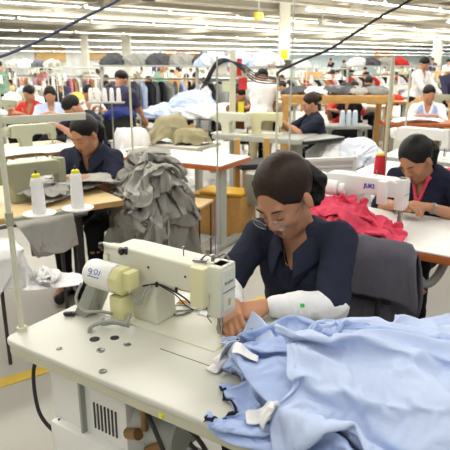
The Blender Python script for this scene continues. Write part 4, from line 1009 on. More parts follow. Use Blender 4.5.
def rextra(root, J):
    m = MB(); E, Wp = J['EL'], J['WL']; ax = (Wp-E).normalized(); c = E.lerp(Wp, .9)
    m.cyl(c-ax*.008, c+ax*.008, .031, n=18); w_ = m.build('watch', M_METAL, root)
    if J['nb']:
        c_ = SDF(.008); n = J['nb']+J['fw']*.01
        for k in range(14):
            a = R(-60+300*k/14); b = R(-60+300*(k+1)/14)
            p = [n+Vector((math.cos(q)*.066, 0, 0))+J['fw']*(-math.sin(q)*.06)*-1*-1+J['up']*.012 for q in (a, b)]
            c_.cap(p[0], p[1], .014, k=.01)
        for sd in (1, -1): c_.cap(n+J['fw']*.06+Vector((.04*sd, 0, 0)), n+J['fw']*.112+Vector((.012*sd, 0, 0))-J['up']*.10, .011, k=.01)
        sdf_obj('inner_collar', c_, PINKC, root)['label'] = 'coral pink collar'
rp = RM @ Vector((.47, 1.05, 0))
person('person', 'woman in navy smock with coral collar sewing at the right edge', rp, RT+R(-6), SK1, HAIR, NAVY2, BLACKC, res=.0065, lean=.36, head=(R(-14), R(36), R(6)), headoff=(-.02, -.05, -.045),
       hl=(.16, -.48, .845), hr=(.02, -.50, .84), hair='tail', sleeve='elbow', seat=.44, extra=rextra, curl=.6, hs=1.08, poles=((.9, -.1, -.6), (-.9, -.1, -.8)), tuck=.05)
# ribbed white chair back
rc = thing('plastic_chair', 'cream plastic chair with ribbed back behind the white machine', 'chair', (.68, 3.72, 0), R(12))
m = MB()
m.box((0, 0, .96), (.42, .03, .03), bev=.01); m.box((0, 0, .80), (.42, .03, .03), bev=.01)
for a in (-1, 1): m.box((a*.2, 0, .88), (.03, .03, .2), bev=.01)
for k in range(5): m.box((0, .004, .825+.028*k), (.38, .012, .016), bev=.003)
m.box((0, .012, .88), (.38, .006, .16)); m.build('backrest', M_WHITE, rc)
m = MB(); m.box((0, .22, .45), (.42, .42, .035), bev=.014); m.build('seat', M_WHITE, rc)
for a in (-1, 1):
    m = MB(); m.box((a*.19, .0, .4), (.03, .03, .8), bev=.006); m.build('leg', M_WHITE, rc); m = MB(); m.box((a*.19, .4, .22), (.03, .03, .44), bev=.006); m.build('leg', M_WHITE, rc)
lay('pink_cloth', 'bit of pink cloth behind the ribbed chair', 'cloth', (.42, 3.62, .86), 0, .3, .15, PINKC, .03, (.12, .06), amp=.02, seed=9, n=(24, 16))
bx = box_thing('shelf_box', 'pale box under the pink cloth', 'box', (.42, 3.62, 0), (.2, .14, .86), M_LEG)
# table row behind the right machine with red cone
table_slab('sewing_table', 'white table with brown edge behind the right machine row', (1.0, 4.25, 0), RT, 1.3, .6, .78, M_TW, M_ORANGE, .03, legs=[(.12, .3, 'H'), (1.2, .3, 'H')])
s_ = stand('thread_stand', 'cream pole with red thread cone behind the right machine', (.985, 3.42, 0), 1.62, M_POLE, R(10), ((.89, .12),), cat='thread stand')
m = MB(); m.box((0, 0, .02), (.2, .2, .04), bev=.01); m.build('base', M_DMETAL, s_)
cone('thread_cone', 'red cone with yellow core standing on the pole left of the coral collared woman', (.955, 3.42, .90), mat('thread_red', 'd8273c', rough=.7), .14, .036, group=None)
cone('thread_cone', 'red cone lower and right of the yellow cored one', (1.06, 3.55, .78), MATS['thread_red'], .11, .03)
box_thing('pedestal', 'small pale pedestal holding the lower red cone', 'pedestal', (1.06, 3.55, 0), (.1, .1, .78), M_LEG)
table_slab('machine_table', 'pale ribbed machine bench above the head of the coral collared woman', (1.35, 4.85, 0), RT, 1.2, .55, .8, M_WHITE, M_LEG, .06, legs=[(.12, .3, 'H'), (1.1, .3, 'H')])
machine('industrial_sewing_machine', 'white sewing machine on the bench above the coral collared woman', (1.5, 4.98, .803), RT, M_WHITE)
lay('coral_garment', 'coral garment at the right edge beyond the coral collared woman', 'garment', (1.62, 3.72, .81), 0, .4, .3, PINKC, .1, (.2, .15), amp=.03, seed=31, n=(30, 24))
lay('white_garment', 'white cloth sloping beside the red cones', 'garment', (.88, 3.85, .70), .3, .34, .4, WHITEC, .14, (.12, .12), amp=.02, seed=33, n=(30, 24), drop=1.)
box_thing('crate', 'pale crate under the white cloth by the red cones', 'crate', (.88, 3.85, 0), (.2, .2, .70), M_LEG)
# poles of the other stands
for i, (x, y, h, lb) in enumerate([(-.045, 3.3, 1.62, 'thin tall pole above the head of the woman in glasses'), (.42, 4.6, 1.5, 'thin pole where the dark cable ends'), (-.76, 4.6, 1.47, 'thin pole right of the man in purple'), (.62, 5.4, 2.2, 'thin pole beside the long grey table'), (1.98, 6.2, 1.5, 'pole in front of the tall pine table leg')]):
    t = stand('thread_stand_pole', lb, (x, y, 0), h, [M_LEG, M_POLE, M_POLE, M_LEG, M_POLE][i], r=[.005, .009, .009, .008, .011][i], cat='pole')
    m = MB(); m.cyl((0, 0, 0), (0, 0, .03), .09, n=16); m.build('base', M_DMETAL, t)
# ---- sign pole with red and white cards, bundle of cables
sp = thing('card_pole', 'thick cream post with red and white cards hanging from it', 'post', (.09, 6.9, 0), .1)
m = MB(); m.box((0, 0, .86), (.07, .06, 1.72), bev=.008); m.build('post', M_POLE, sp); m = MB(); m.box((.0, 0, 1.42), (.5, .03, .03), bev=.004); m.build('crossbar', M_POLE, sp)
for x, z, w_, h_, c_ in ((.075, 1.52, .06, .2, 'd9342a'), (.12, 1.33, .1, .14, 'e03a3a'), (-.17, 1.52, .18, .16, 'ecebe0'), (-.08, 1.3, .1, .12, 'd9e0c0'), (.1, 1.05, .07, .14, 'e6d838')):
    m = MB(); m.box((x, -.04, z), (w_, .006, h_)); m.build('card', mat('card_'+c_, c_, rough=.6), sp)
def cable(label, pts, r, c='262833'):
    m = MB(); m.tube(spline(pts, 8), r, 8); o = m.build('power_cable', mat('cable_'+c, c, rough=.5)); return tag(o, label, 'cable')
cable('dark blue power cable sweeping up across the top left corner', [(-3.4, 4.6, 1.2), (-2.4, 4.3, 1.44), (-1.765, 4.2, 1.579), (-1.393, 4.2, 1.703), (-.987, 4.2, 1.891), (-.748, 4.2, 2.002), (-.3, 4.2, 2.25), (.2, 4.1, 2.7), (.5, 4.1, 3.2)], .011, '3a3f5c')
cable('black power cable rising from the thin pole to the upper right', [(.415, 4.6, 1.48), (.40, 4.3, 1.515), (.469, 4.2, 1.558), (.576, 4.2, 1.605), (.751, 4.2, 1.676), (.923, 4.2, 1.784), (1.126, 4.2, 1.911), (1.293, 4.2, 2.002), (1.7, 4.2, 2.3), (2.3, 4.2, 2.9), (2.5, 4.2, 3.2)], .010, '1d1d22')
for i in range(4):
    cable('dark cable looped at the post with the red cards', [(-.2-.03*i, 6.8, 1.32-.02*i), (-.12, 6.8, 1.5+.02*i), (.02, 6.8, 1.58+.01*i), (.2, 6.8, 1.55-.02*i), (.38, 6.8, 1.44-.03*i), (.6+.05*i, 6.8, 1.4-.02*i)], .008, ['262b45', '1c1c22', '2b2b30', '24262e'][i])['group'] = 'cables looped at the card post'
# ---- further figures
person('person', 'worker in purple shirt standing with back turned beside the spool rack', (-1.36, 7.25, 0), R(150), SK2, HAIR, fabric('purple_cloth', '3f3c56'), fabric('slate', '33343c'), res=.013, standing=True, lean=.12, hl=(.15, -.42, .95), hr=(-.12, -.4, .9), hair='short', head=(0, .5, 0), headoff=(0, 0, -.02)).scale = (1, 1, .9)
person('person', 'worker in white shirt standing with back turned in the middle of the hall', (.50, 7.9, 0), R(172), SK2, HAIR, WHITEC, KHAKI, res=.013, standing=True, lean=.22, hl=(.14, -.45, .95), hr=(-.14, -.45, .95), hair='short', head=(0, .6, 0), headoff=(0, 0, -.05)).scale = (1, 1, .93)
vm = person('person', 'man with glasses in light blue vest and white shirt seated at right', (2.84, 8.0, 0), R(-18), SK2, HAIR, WHITEC, KHAKI, res=.013, lean=.12, head=(R(25), R(15), 0), hl=(.12, -.42, .88), hr=(-.14, -.42, .88), hair='short', sleeve='long', vest=fabric('vest_blue', '9fb4e6'), seat=.46, knee=.4)
table_slab('work_table', 'brown topped table in front of the man in the light blue vest', (2.05, 7.3, 0), R(-8), 1.5, .55, .82, M_ORANGE, M_ORANGE, .04, legs=[(.15, .3, 'H'), (1.3, .3, 'H')])
lay('white_cloth', 'white cloth on the brown table before the man in the vest', 'cloth', (2.5, 7.45, .825), 0, .7, .3, WHITEC, .05, (.4, .2), amp=.015, seed=44, n=(30, 20), zmin=.003)
table_slab('work_table', 'round cornered white table with orange edge behind the pine table leg', (2.0, 6.55, 0), R(-6), 1.1, .5, .78, M_TW, M_ORANGE, .035, legs=[(.15, .3, 'H'), (1.1, .3, 'H')])
person('person', 'worker in black shirt half hidden behind the pine table leg', (2.0, 8.7, 0), R(-60), SK1, HAIR, BLACKC, BLACKC, res=.016, lean=.3, head=(0, .6, 0), hl=(.12, -.42, .86), hr=(-.14, -.42, .86), hair='short', face=False)
for i, x in enumerate((.72, .80, .88)): cone('thread_cone', 'blue white cone standing behind the pine table', (x+.78, 7.25, .80), mat('thread_pale', 'c9d6e2', rough=.7), .17, .038, cap=M_WHITE, group='pale cones behind the pine table')
table_slab('work_table', 'grey table under the pale cones', (1.25, 7.1, 0), 0, .6, .4, .80, M_GREYM, M_GREYM, .03, legs=[(.1, .2, 'H'), (.5, .2, 'H')])
# ---------------------------------------------------------------- the long rows of workplaces beyond
def pxy(p):
    f = p[1]*math.cos(math.atan(165/560))-(p[2]-1.6)*math.sin(math.atan(165/560))
    return p[0]/max(f, .1)
rg = random.Random(11)
U_ = Vector((math.cos(GRID), math.sin(GRID), 0)); V_ = Vector((-math.sin(GRID), math.cos(GRID), 0))
# one of each kind
def far_person(i, hair, standing, skin, hl, hr, long_=False):
    return person('person', 'x', (0, 0, -50), 0, skin, HAIR, NAVY, BLACKC, res=.017, standing=standing, lean=.2 if not standing else .1, head=(0, R(30), 0), hl=hl, hr=hr, hair=hair, face=True, hands=True, sleeve='long' if long_ else 'short', seat=.44)
PP = [far_person(0, 'loose', False, SK2, (.1, -.42, .88), (-.1, -.42, .88)), far_person(1, 'short', False, SK1, (.16, -.4, .9), (-.2, -.36, .95), True), far_person(2, 'bun', False, SK1, (.05, -.44, .86), (-.16, -.4, .9)), far_person(3, 'short', True, SK2, (.12, -.42, 1.0), (-.14, -.4, .98), True)]
FT = table_slab('sewing_table', 'x', (0, 0, -50), 0, 1.15, .55, .78, M_TW, M_TANE, .04, legs=[(.1, .3, 'H'), (1.05, .3, 'H')])
FM = machine('industrial_sewing_machine', 'x', (0, 0, -50), 0, M_CREAM, fine=False)
FS = stand('thread_stand', 'x', (0, 0, -50), 1.5, M_POLE, 0, ((1.15, .3), (1.45, .3)), r=.01)
for q in (-.1, .1):
    m = MB(); m.lathe([(.03, 0), (.024, .14), (.012, .15), (0, .15)], (q, 0, 1.16), 10); m.build('cone', THREAD, FS)
FB = thing('plastic_crate', 'x', 'crate', (0, 0, -50)); m = MB(); m.box((0, 0, .02), (.5, .36, .03))
for a in (-1, 1): m.box((a*.245, 0, .17), (.02, .36, .3)); m.box((0, a*.175, .17), (.5, .02, .3))
m.build('body', M_GREYM, FB); m = MB(); m.box((0, 0, .2), (.44, .3, .16), bev=.05); m.build('contents', WHITEC, FB)
def lump(seed):
    b = bmesh.new(); bmesh.ops.create_icosphere(b, subdivisions=5, radius=1)
    P = np.array([v.co[:] for v in b.verts]); r1 = ridges(P[:, 0]+P[:, 2]*.6, P[:, 1]-P[:, 2]*.5, seed, 2.2, 1.4)*.7+.3*ridges(P[:, 0]-P[:, 2], P[:, 1]+P[:, 2], seed+9, 6, 1.4)
    for v, q in zip(b.verts, r1): v.co *= (.74+.5*q); v.co.z = max(v.co.z, -.02); v.co = Vector((v.co.x*.36, v.co.y*.24, v.co.z*.22))
    me = bpy.data.meshes.new('clothes_heap'); b.to_mesh(me); b.free(); me.polygons.foreach_set('use_smooth', [True]*len(me.polygons)); me.materials.append(WHITEC); return me
LM = [lump(s) for s in (1, 2, 3, 4)]
PAL = {'white': WHITEC, 'light blue': BLUEC2, 'grey': GREYC, 'black': BLK, 'red': fabric('far_red', 'c93a32'), 'khaki': KHAKI, 'navy': NAVY, 'charcoal': DKG, 'pink': fabric('far_pink', 'd98ba0'), 'tan': fabric('far_tan', 'c2986a'), 'yellow': fabric('far_yellow', 'd9c05a'), 'green': fabric('far_green', '7d9a86'), 'purple': MATS['purple_cloth'], 'brown': fabric('far_brown', '7a5138')}
REG = {}
def reg(o, kind, colour, p): REG.setdefault((kind, colour), []).append((pxy(p), p[1], o))
def heap(p, colour, sc=(1, 1, 1), rz=0, support=None):
    o = bpy.data.objects.new('clothes_heap', LM[rg.randrange(4)]); COL.objects.link(o); o.location = p; o.scale = sc; o.rotation_euler = (0, 0, rz)
    o.material_slots[0].link = 'OBJECT'; o.material_slots[0].material = PAL[colour]; o['category'] = 'clothes heap'; o['kind'] = 'stuff'; reg(o, 'heap of clothes', colour, p); return o
def shirtmat(r, c):
    for ch in KIDS[r.name]:
        if ch.name.split('.')[0] == 'shirt': ch.material_slots[0].link = 'OBJECT'; ch.material_slots[0].material = PAL[c]
busy = [(-1.4, 7.2, .7), (.5, 7.9, .7), (3.0, 8.6, .8), (2.3, 8.2, .9), (1.5, 8, 1.0), (2.0, 8.7, .5), (.1, 6.9, .5), (-1.1, 6.3, .5), (1.1, 6.8, .6), (-1.4, 6.1, .7), (0.2, 6.6, .8), (1.4, 6.6, .6), (2.1, 7.2, .7)]
for rx, ry, L, rz in ((-.95, 10.2, 2.6, R(-12)), (.1, 9.2, 1.1, R(-8)), (4.3, 15, 2.6, R(20)), (1.6, 14.0, 2.6, R(10)), (-4.6, 15.5, 3.0, R(-20)), (-.65, 8.8, 1.6, R(-12))):
    n_ = int(L/.6); busy += [(rx+math.cos(rz)*(q/n_-.5)*L, ry+math.sin(rz)*(q/n_-.5)*L, .28) for q in range(n_+1)]
busy += [(1.75, 17.5, .3), (5.3, 12.9, .3), (-.9, 13.0, .2), (-.2, 13.3, .2), (2.9, 19.5, .2), (7.9, 21, .2), (-5.9, 21, .2), (5.6, 11.8, .2), (-7.4, 31, .3), (-5.7, 34, .4)]
nst = 0
SC_ = ['white', 'light blue', 'navy', 'black', 'red', 'pink', 'grey', 'white', 'purple', 'tan', 'green']
HC_ = ['white', 'grey', 'light blue', 'white', 'charcoal', 'khaki', 'red', 'white', 'black', 'tan', 'yellow', 'white']
for i in range(-22, 40):
    for j in range(-2, 30):
        p = Vector((0.6, 8.2, 0))+U_*(i*1.75)+V_*(j*1.65)
        y = p.y; x = p.x
        if y < 6.4 or y > 40 or abs(x) > .43*y+.4: continue
        wall_y = 46+(x/rd.x)*rd.y
        if y > wall_y-1.5: continue
        if y > 17 and (i+j) % 2: continue
        if y > 27 and (i % 2): continue
        if any((x-a)**2+(y-b)**2 < (r+.75)**2 for a, b, r in busy): continue
        if y < 8 and -1.9 < x < 2.5: continue
        nst += 1
        near = y < 17
        t = dup(FT, p-U_*.5-V_*.25, GRID, mats={'tabletop': [M_TW, M_TABLE, M_TAN][nst % 3], 'edging': [M_TANE, M_ORANGE, M_GREYM, M_TANE][nst % 4]}); reg(t, 'sewing table', 'distant', p)
        mm = dup(FM, p+Vector((-.3*U_.x, -.3*U_.y, .783)), GRID, mats={'arm': [M_CREAM, M_GREEN, M_WHITE][nst % 3]}); reg(mm, 'sewing machine', 'distant', p)
        if rg.random() < .66:
            pr = PP[[0, 1, 2, 0, 2, 3, 1][nst % 7]]; c = SC_[rg.randrange(len(SC_))]
            o = dup(pr, p+V_*.72+U_*rg.uniform(-.1, .1), GRID+rg.uniform(-.5, .5)); shirtmat(o, c); o.scale = (1, 1, rg.uniform(.93, 1.05)); reg(o, 'standing worker' if pr is PP[3] else 'seated worker', c, p+V_*.7)
        if near or rg.random() < .5:
            o = dup(FS, p+U_*.78+V_*.05, GRID); reg(o, 'thread stand', 'distant', p)
        for q in range(2 if near else 1):
            if rg.random() < .75: heap(p+U_*(.3 if q == 0 else -.35)+V_*(.05 if q == 0 else -.12)+Vector((0, 0, .785)), HC_[rg.randrange(len(HC_))], (rg.uniform(.6, 1), rg.uniform(.6, .9), rg.uniform(.5, 1.25)), GRID+rg.uniform(-.4, .4))
        if near and rg.random() < .45:
            o = dup(FB, p+U_*.1-V_*.55, GRID, mats={'contents': PAL[HC_[rg.randrange(len(HC_))]]}); reg(o, 'crate', 'grey', p)
for (x, y, k_, c, rz_) in [(-2.85, 8.6, 2, 'red', -.3), (-2.5, 8.25, 0, 'light blue', .2), (-2.15, 8.9, 1, 'white', .4), (-1.75, 9.0, 2, 'navy', -.2), (.12, 8.35, 1, 'brown', .9), (1.95, 9.6, 1, 'red', .2), (2.35, 10.4, 0, 'white', -.4), (-.1, 9.9, 1, 'black', 0), (3.55, 10.6, 3, 'white', .6), (3.6, 8.9, 2, 'tan', .5)]:
    o = dup(PP[k_], Vector((x, y, 0)), rz_); shirtmat(o, c); reg(o, 'standing worker' if k_ == 3 else 'seated worker', c, (x, y, 1))
# clothes racks standing across the rows: a rail full of garments with bundles on the shelf above
def rack(x, y, L, h, rz, cols, top, label):
    t = thing('clothes_rack', label, 'clothes rack', (x, y, 0), rz)
    for a in (-1, 1): m = MB(); m.box((a*L/2, 0, h/2), (.05, .05, h), bev=.004); m.build('post', M_LEG, t); m = MB(); m.box((a*L/2, 0, .03), (.05, .5, .05), bev=.004); m.build('foot', M_LEG, t)
    m = MB(); m.box((0, 0, h), (L+.1, .5, .03), bev=.004); m.build('shelf', M_LEG, t); m = MB(); m.cyl((-L/2, 0, h-.22), (L/2, 0, h-.22), .015, n=8); m.build('rail', M_METAL, t)
    Mx = Matrix.Translation((x, y, 0)) @ Matrix.Rotation(rz, 4, 'Z'); n = int(L/.13)
    for k in range(n):
        c = cols[k % len(cols)]; ph = k*1.7
        def hg(a, b, ph=ph, k=k):
            w = .2*(1-.55*sm(b, .7, 1.)); yy = a*w; zz = h-.26+(b-1)*.36-.02*np.abs(a)
            return .03*np.sin(3*a+ph)*(1-b)*.5+.012*np.sin(9*a+ph), yy, zz
        o = sheet('hanging_garment', hg, 9, 8, PAL[c], None, .035); o.matrix_world = Mx @ Matrix.Translation((-L/2+.09+k*.13, 0, 0)) @ Matrix.Rotation(rg.uniform(.2, 1.1), 4, 'Z')
        o['category'] = 'garment'; reg(o, 'garment on a rack', c, o.matrix_world.translation)
    k = -L/2+.25
    for c in top:
        heap(Mx @ Vector((k, 0, h+.02)), c, (.85, .95, .95), rz+rg.uniform(-.3, .3)); k += .42
rack(-.95, 10.2, 2.6, 1.5, R(-12), ['black', 'charcoal', 'black', 'grey', 'charcoal', 'light blue'], ['charcoal', 'grey', 'charcoal', 'grey', 'charcoal', 'grey'], 'long clothes rack of dark garments in the left middle distance')
rack(.1, 9.2, 1.1, 1.5, R(-8), ['white', 'black', 'grey'], ['light blue', 'light blue', 'white'], 'short clothes rack topped with light blue shirts behind the worker in white')
rack(4.3, 15, 2.6, 1.45, R(20), ['red', 'white', 'black', 'tan', 'grey'], ['white', 'charcoal', 'grey', 'red'], 'clothes rack of mixed colours beyond the man in the vest')
rack(1.6, 14.0, 2.6, 1.4, R(10), ['white', 'tan', 'red', 'white', 'black'], ['grey', 'tan', 'charcoal', 'white'], 'clothes rack of white and tan garments beyond the pine table')
rack(-4.6, 15.5, 3.0, 1.4, R(-20), ['tan', 'white', 'grey', 'pink'], ['grey', 'white', 'charcoal', 'grey'], 'clothes rack in the far left of the hall')
# big cloth heaps on high tables in the left middle distance
for (x, y, z, c, sc) in [(-.85, 8.7, .78, 'light blue', (1.3, 1.2, .9)), (-.5, 8.75, .9, 'light blue', (1.1, 1.1, 1.2)), (-.25, 8.6, .78, 'white', (1.8, 1.6, 1.0)), (-.9, 7.9, .0, 'grey', (1.6, 1.6, 2.2)), (-.35, 7.6, .0, 'white', (2.0, 1.8, 2.2)), (.0, 7.5, .0, 'white', (1.3, 1.4, 2.6)), (-.75, 7.5, .0, 'charcoal', (1.2, 1., 2.6)), (-2.3, 6.6, .0, 'white', (1.6, 1.5, 2.4)), (2.9, 7.3, 0, 'white', (1.2, 1.2, 2.5)), (1.0, 5.4, 0, 'white', (1., 1., 2.2)), (1.5, 5.6, 0, 'white', (1.2, 1., 2.0))]:
    heap(Vector((x, y, z)), c, sc, rg.uniform(-.6, .6))
t = table_slab('high_table', 'high grey table under the light blue and white heaps in the middle distance', (-1.45, 8.6, 0), R(-12), 1.6, .7, .8, M_GREYM, M_LEG, .05, legs=[(.12, .3, 'H'), (1.45, .3, 'H')])
for x, y, z, w_, c in [(-7.8, 30, 1.45, 1.2, 'tan'), (-3.0, 24, 1.1, 1.4, 'tan'), (-1.2, 22, 1.0, 1.1, 'yellow')]:
    pass
# carton stacks
ci = 0
for (x, y, n_) in [(-.9, 13.0, 3), (-.2, 13.3, 2), (2.9, 19.5, 3), (7.9, 21, 3), (-5.9, 21, 2), (5.6, 11.8, 2)]:
    for k in range(n_):
        m = MB(); m.box((0, 0, .2), (.6, .45, .4), bev=.006, seg=1); m.box((0, 0, .401), (.6, .06, .004)); o = m.build('cardboard_carton', mat('carton', 'c0935c', rough=.7)); o.location = (x, y, .004+k*.406); o.rotation_euler = (0, 0, .2*k+x)
        o['category'] = 'carton'; reg(o, 'cardboard carton', 'brown', (x, y, .4*k)); 
# remove the sources that stayed below the floor
def kill(o):
    for c in KIDS.get(o.name, []): kill(c)
    bpy.data.objects.remove(o)
for o in PP+[FT, FM, FS, FB]: kill(o)
# labels: order of the like things across the hall, else a shared one
ORD = ['first', 'second', 'third', 'fourth', 'fifth', 'sixth', 'seventh', 'eighth', 'ninth', 'tenth', 'eleventh', 'twelfth']
for (kind, colour), L in REG.items():
    L.sort(key=lambda q: q[0]); cat = {'seated worker': 'person', 'standing worker': 'person'}.get(kind)
    if cat: base = '%s in %s shirt' % (kind, colour)
    elif colour == 'distant': base = kind
    else: base = '%s %s' % (colour, kind)
    for k, (q, d, o) in enumerate(L):
        if len(L) == 1: lb = 'the only %s in the rows beyond the near workplaces' % base
        elif colour == 'distant' or len(L) > 12:
            far = 'nearer' if d < 12 else ('middle' if d < 20 else 'far'); o['group'] = '%s, %s rows' % (base if colour != 'distant' else kind+'s', far)
            side = 'left' if q < -.14 else ('right' if q > .14 else 'centre')
            lb = 'one of the %s of the hall, %s rows, %s side' % (base if base.endswith('s') else base+('es' if base.endswith('x') else 's'), far, side)
            if kind == 'heap of clothes': lb = '%s heap of clothes on the %s rows, %s of the hall' % (colour, far, side)
        else: lb = '%s from the left of the distant %ss' % (ORD[k], base) if not kind.startswith(('heap', 'garment')) else '%s from the left of the distant %s %ss' % (ORD[k], colour, 'clothes heap' if kind[0] == 'h' else 'rack garment')
        if len(L) > 1 and 'group' not in o.keys(): o['group'] = 'distant %s' % base
        o['label'] = lb
        if cat: o['category'] = cat
print('stations', nst, {str(k): len(v) for k, v in REG.items()})
# ---------------------------------------------------------------- the hall


def struct(name, o): o.name = name; o['kind'] = 'structure'; return o
def rowpt(D, t, z): return Vector((0, D, z))+rd*t
mfl = mat('floor_concrete', 'b5b3aa', rough=.45, var=.08, vscale=1.5)
m = MB(); m.box((6, 36, -.05), (110, 100, .1)); struct('floor', m.build('floor', mfl))
# floor wear spots
m = MB(); m.box((0, 0, .002), (6.5, .085, .004)); yl = m.build('trim_1', mat('yellow_paint', 'e3c23c', rough=.5, var=.08)); yl.location = (-1.05, 3.35, 0); yl.rotation_euler = (0, 0, R(80)); struct('trim_1', yl)
yl.location = (-1.1, 2.58, 0); yl.rotation_euler = (0, 0, R(36.5))
CEIL = 3.2
mce = mat('ceiling_deck', 'cfc9bb', rough=.8, var=.07, vscale=.6, bump=.2, bscale=3)
m = MB(); m.box((6, 36, CEIL+.05), (110, 110, .1)); struct('ceiling', m.build('ceiling', mce))
# deck ribs and joists belong to the ceiling
mj = mat('joist_grey', 'aaa597', rough=.6)
k = 0
for D in [6+i*2.6 for i in range(30)]:
    m = MB(); L = 70
    p = rowpt(D, 10, CEIL-.07); m.box(p, (L, .09, .14), rz=ROW); struct('trim_2', m.build('trim_2', mj))
for i in range(14):
    m = MB(); p = Vector((0, 0, CEIL-.22))+rd*(-18+i*5.2)+rn*30; m.box(p, (.12, 84, .16), rz=ROW); struct('trim_3', m.build('trim_3', mat('beam_cream', 'c8c2b2', rough=.6)))
# back wall: corrugated panels
mw = mat('wall_panel', 'd9dbd8', rough=.6, var=.04, vscale=.4)
mwb = mat('wall_panel_blue', 'a9b7bb', rough=.6, var=.06, vscale=.4)
def wall(D, t0, t1, mtl, name):
    n = int((t1-t0)/.3); vs = []; fs = []
    for i in range(n+1):
        t = t0+(t1-t0)*i/n; d = .05 if i % 2 else 0
        for zz in (0, CEIL): vs.append(rowpt(D, t, zz)+rn*d)
    for i in range(n+1):
        t = t0+(t1-t0)*i/n
        for zz in (0, CEIL): vs.append(rowpt(D, t, zz)+rn*.3)
    N = 2*(n+1)
    for i in range(n): fs.append([2*i, 2*i+2, 2*i+3, 2*i+1])
    fs += [[N, N+1, N+2*n+1, N+2*n], [0, 1, N+1, N], [2*n, 2*n+1, N+2*n+1, N+2*n], [0, 2*n, N+2*n, N], [1, 2*n+1, N+2*n+1, N+1]]
    struct(name, mesh_obj(name, vs, fs, mtl))
wall(48, -40, 4, mw, 'wall_back_left'); wall(48.5, 4, 60, mwb, 'wall_back_right')
for i, (px_, w_, z0, z1, c_) in enumerate([(-11.3, 1.3, 1.5, 2.45, 'c9a468'), (-8.6, 1.2, 1.6, 2.3, 'bd9c6a'), (-3.2, 2.2, 1.3, 2.3, 'c88a3c'), (21.5, 2.6, 1.7, 2.9, 'c08a45')]):
    # boards fixed to the far wall: find the point on the wall line at this x
    t = px_/rd.x; D = 48 if t < 4 else 48.5
    if px_ == 21.5: t = 17.5/rd.x
    p = rowpt(D, t, (z0+z1)/2)-rn*.08
    m = MB(); m.box((0, 0, 0), (w_*1.6, .06, z1-z0), bev=.01, seg=1); o = m.build('notice_board', mat('board%d' % i, c_, rough=.7)); o.location = p; o.rotation_euler = (0, 0, ROW)
    tag(o, ['tan board on the far wall at the left edge', 'smaller tan board on the far wall, second from the left', 'orange brown board on the far wall above the long machine rows', 'orange brown board high on the blue far wall at right'][i], 'board')
# columns
for i, (x, y, w_) in enumerate([(1.75, 17.5, .32), (5.3, 12.9, .34), (-7.4, 31, .35), (-5.7, 34, .5), (14.5, 40, .5)]):
    m = MB(); m.box((x, y, CEIL/2), (w_, w_, CEIL), bev=.01, seg=1); struct('column_1', m.build('column_1', mat('column_cream', 'dddbcb', rough=.5)))
m = MB(); m.box((1.75, 17.3, 1.75), (.2, .03, .28), bev=.005); o = m.build('wall_sign', YCAP); tag(o, 'small yellow sign on the cream column in the hall', 'sign')
# fluorescent rows
TUBE = mat('tube_glow', 'ffffff', rough=.5, emit='fffdf6', estr=7)
REFL = mat('reflector', 'f0efe8', rough=.4)
proto = thing('ceiling_light', 'white fluorescent strip light hanging in the rows under the ceiling', 'ceiling light', (0, 0, 0), 0, 'fluorescent strip lights')
m = MB(); m.prism([(-.12, -.02), (-.05, .05), (.05, .05), (.12, -.02), (.115, -.025), (.045, .04), (-.045, .04), (-.115, -.025)], 2.5, Matrix.Translation((-1.25, 0, 0)) @ Matrix.Rotation(R(90), 4, 'Y') @ Matrix.Rotation(R(90), 4, 'Z')); m.build('reflector', REFL, proto)
for s_ in (-.045, .045):
    m = MB(); m.cyl((-1.2, s_, -.005), (1.2, s_, -.005), .03, n=8); m.build('tube', TUBE, proto)
for s_ in (-.9, .9): m = MB(); m.cyl((s_, 0, .045), (s_, 0, .28), .006, n=5); m.build('hanger', M_GREYM, proto)
first = True
ROWS = [(10.9, 2.9), (14.2, 2.93), (18.3, 2.9), (25, 2.9), (34.5, 2.88), (40.5, 2.7), (45, 2.42), (47, 2.15)]
for D, z in ROWS:
    t = -.62*D
    while t < D*1.2:
        p = rowpt(D, t, z); t += 2.62
        if abs(p.x) > .47*p.y+1.5 or (D in (14.2,) and (p.x < 2)) : continue
        if 10 < D < 19 and random.random() < .06: continue
        if first: proto.location = p; proto.rotation_euler = (0, 0, ROW); first = False
        else: dup(proto, p, ROW)
for i, (D, z, r_, c_) in enumerate([(13, 2.95, .05, 'd8d4c6'), (16.2, 3.0, .04, 'b9b4a6'), (22, 2.9, .07, 'dedacc'), (9.2, 3.05, .03, '8b877c')]):
    m = MB(); m.cyl(rowpt(D, -14, z), rowpt(D, 22, z), r_, n=10); struct('trim_4', m.build('trim_4', mat('pipe%d' % i, c_, rough=.5)))
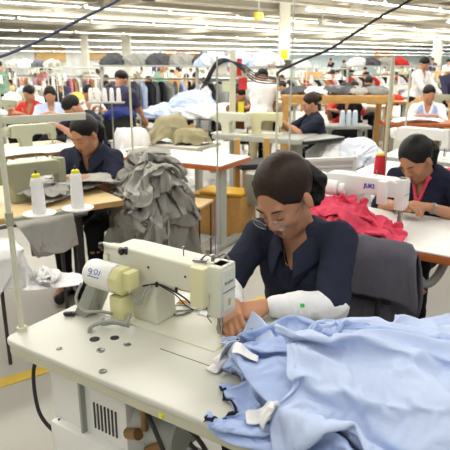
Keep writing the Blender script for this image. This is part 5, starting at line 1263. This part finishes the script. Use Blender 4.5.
for i, (D, t, c_, lb) in enumerate([(12.3, -3.2, '6a6a62', 'dark lamp bracket hanging under the ceiling at upper left'), (12.3, -1.9, '4a4a48', 'dark motor box hanging under the ceiling, left of the centre'), (15, 1.2, 'c9b23c', 'small yellow box hanging under the ceiling near the column'), (15.5, 4.0, 'b0aca0', 'grey bracket hanging under the ceiling at upper right')]):
    p = rowpt(D, t, 0); o = thing('ceiling_box', lb, 'ceiling fitting', p, ROW); m = MB(); m.box((0, 0, 2.72), (.22, .16, .18), bev=.02); m.build('box', mat('fit'+c_, c_, rough=.5), o); m = MB(); m.cyl((0, 0, 2.8), (0, 0, CEIL), .02, n=8); m.build('rod', M_GREYM, o)
# light from the rows, then uplights added for the ceiling
def area(loc, sx, sy, power, rz=0, col=(1, .985, .95), rot=(0, 0, 0)):
    l = bpy.data.lights.new('lamp_light', 'AREA'); l.shape = 'RECTANGLE'; l.size = sx; l.size_y = sy; l.energy = power; l.color = col
    o = bpy.data.objects.new('lamp_light', l); COL.objects.link(o); o.location = loc; o.rotation_euler = (rot[0], rot[1], rz); return o
for D, p_ in ((-3.5, 90), (.5, 98), (4.5, 130), (8.5, 200)):
    area(rowpt(D, 1.5, 3.0), 14, .35, p_, ROW)
for D in (14, 20, 27, 35, 43):
    area(rowpt(D, D*.2, 2.85), 34, .5, 760, ROW)
for D in (6, 14, 22, 30, 40): area(rowpt(D, D*.2, 2.6), 34, 1.2, 400, ROW, rot=(math.pi, 0, 0))  # added uplights without fixtures of their own, to brighten the ceiling
w = bpy.data.worlds.new('World'); SC.world = w; w.use_nodes = True
w.node_tree.nodes['Background'].inputs[0].default_value = (1, .985, .96, 1); w.node_tree.nodes['Background'].inputs[1].default_value = .33
# camera
cd = bpy.data.cameras.new('Camera'); co = bpy.data.objects.new('Camera', cd); COL.objects.link(co)
co.location = (0, 0, 1.6); co.rotation_euler = (R(90)-math.atan(165/560), 0, 0)
cd.sensor_width = 36; cd.lens = 36*560/450; cd.clip_end = 300; cd.clip_start = .05
cd.dof.use_dof = True; cd.dof.focus_distance = 1.85; cd.dof.aperture_fstop = 7.5
SC.camera = co
SC.view_settings.view_transform = 'Standard'; SC.view_settings.look = 'None'; SC.view_settings.gamma = 1; SC.view_settings.exposure = .38
SC.cycles.use_denoising = True
SC.cycles.max_bounces = 6; SC.cycles.diffuse_bounces = 3; SC.cycles.transparent_max_bounces = 6
SC.cycles.sample_clamp_indirect = 6
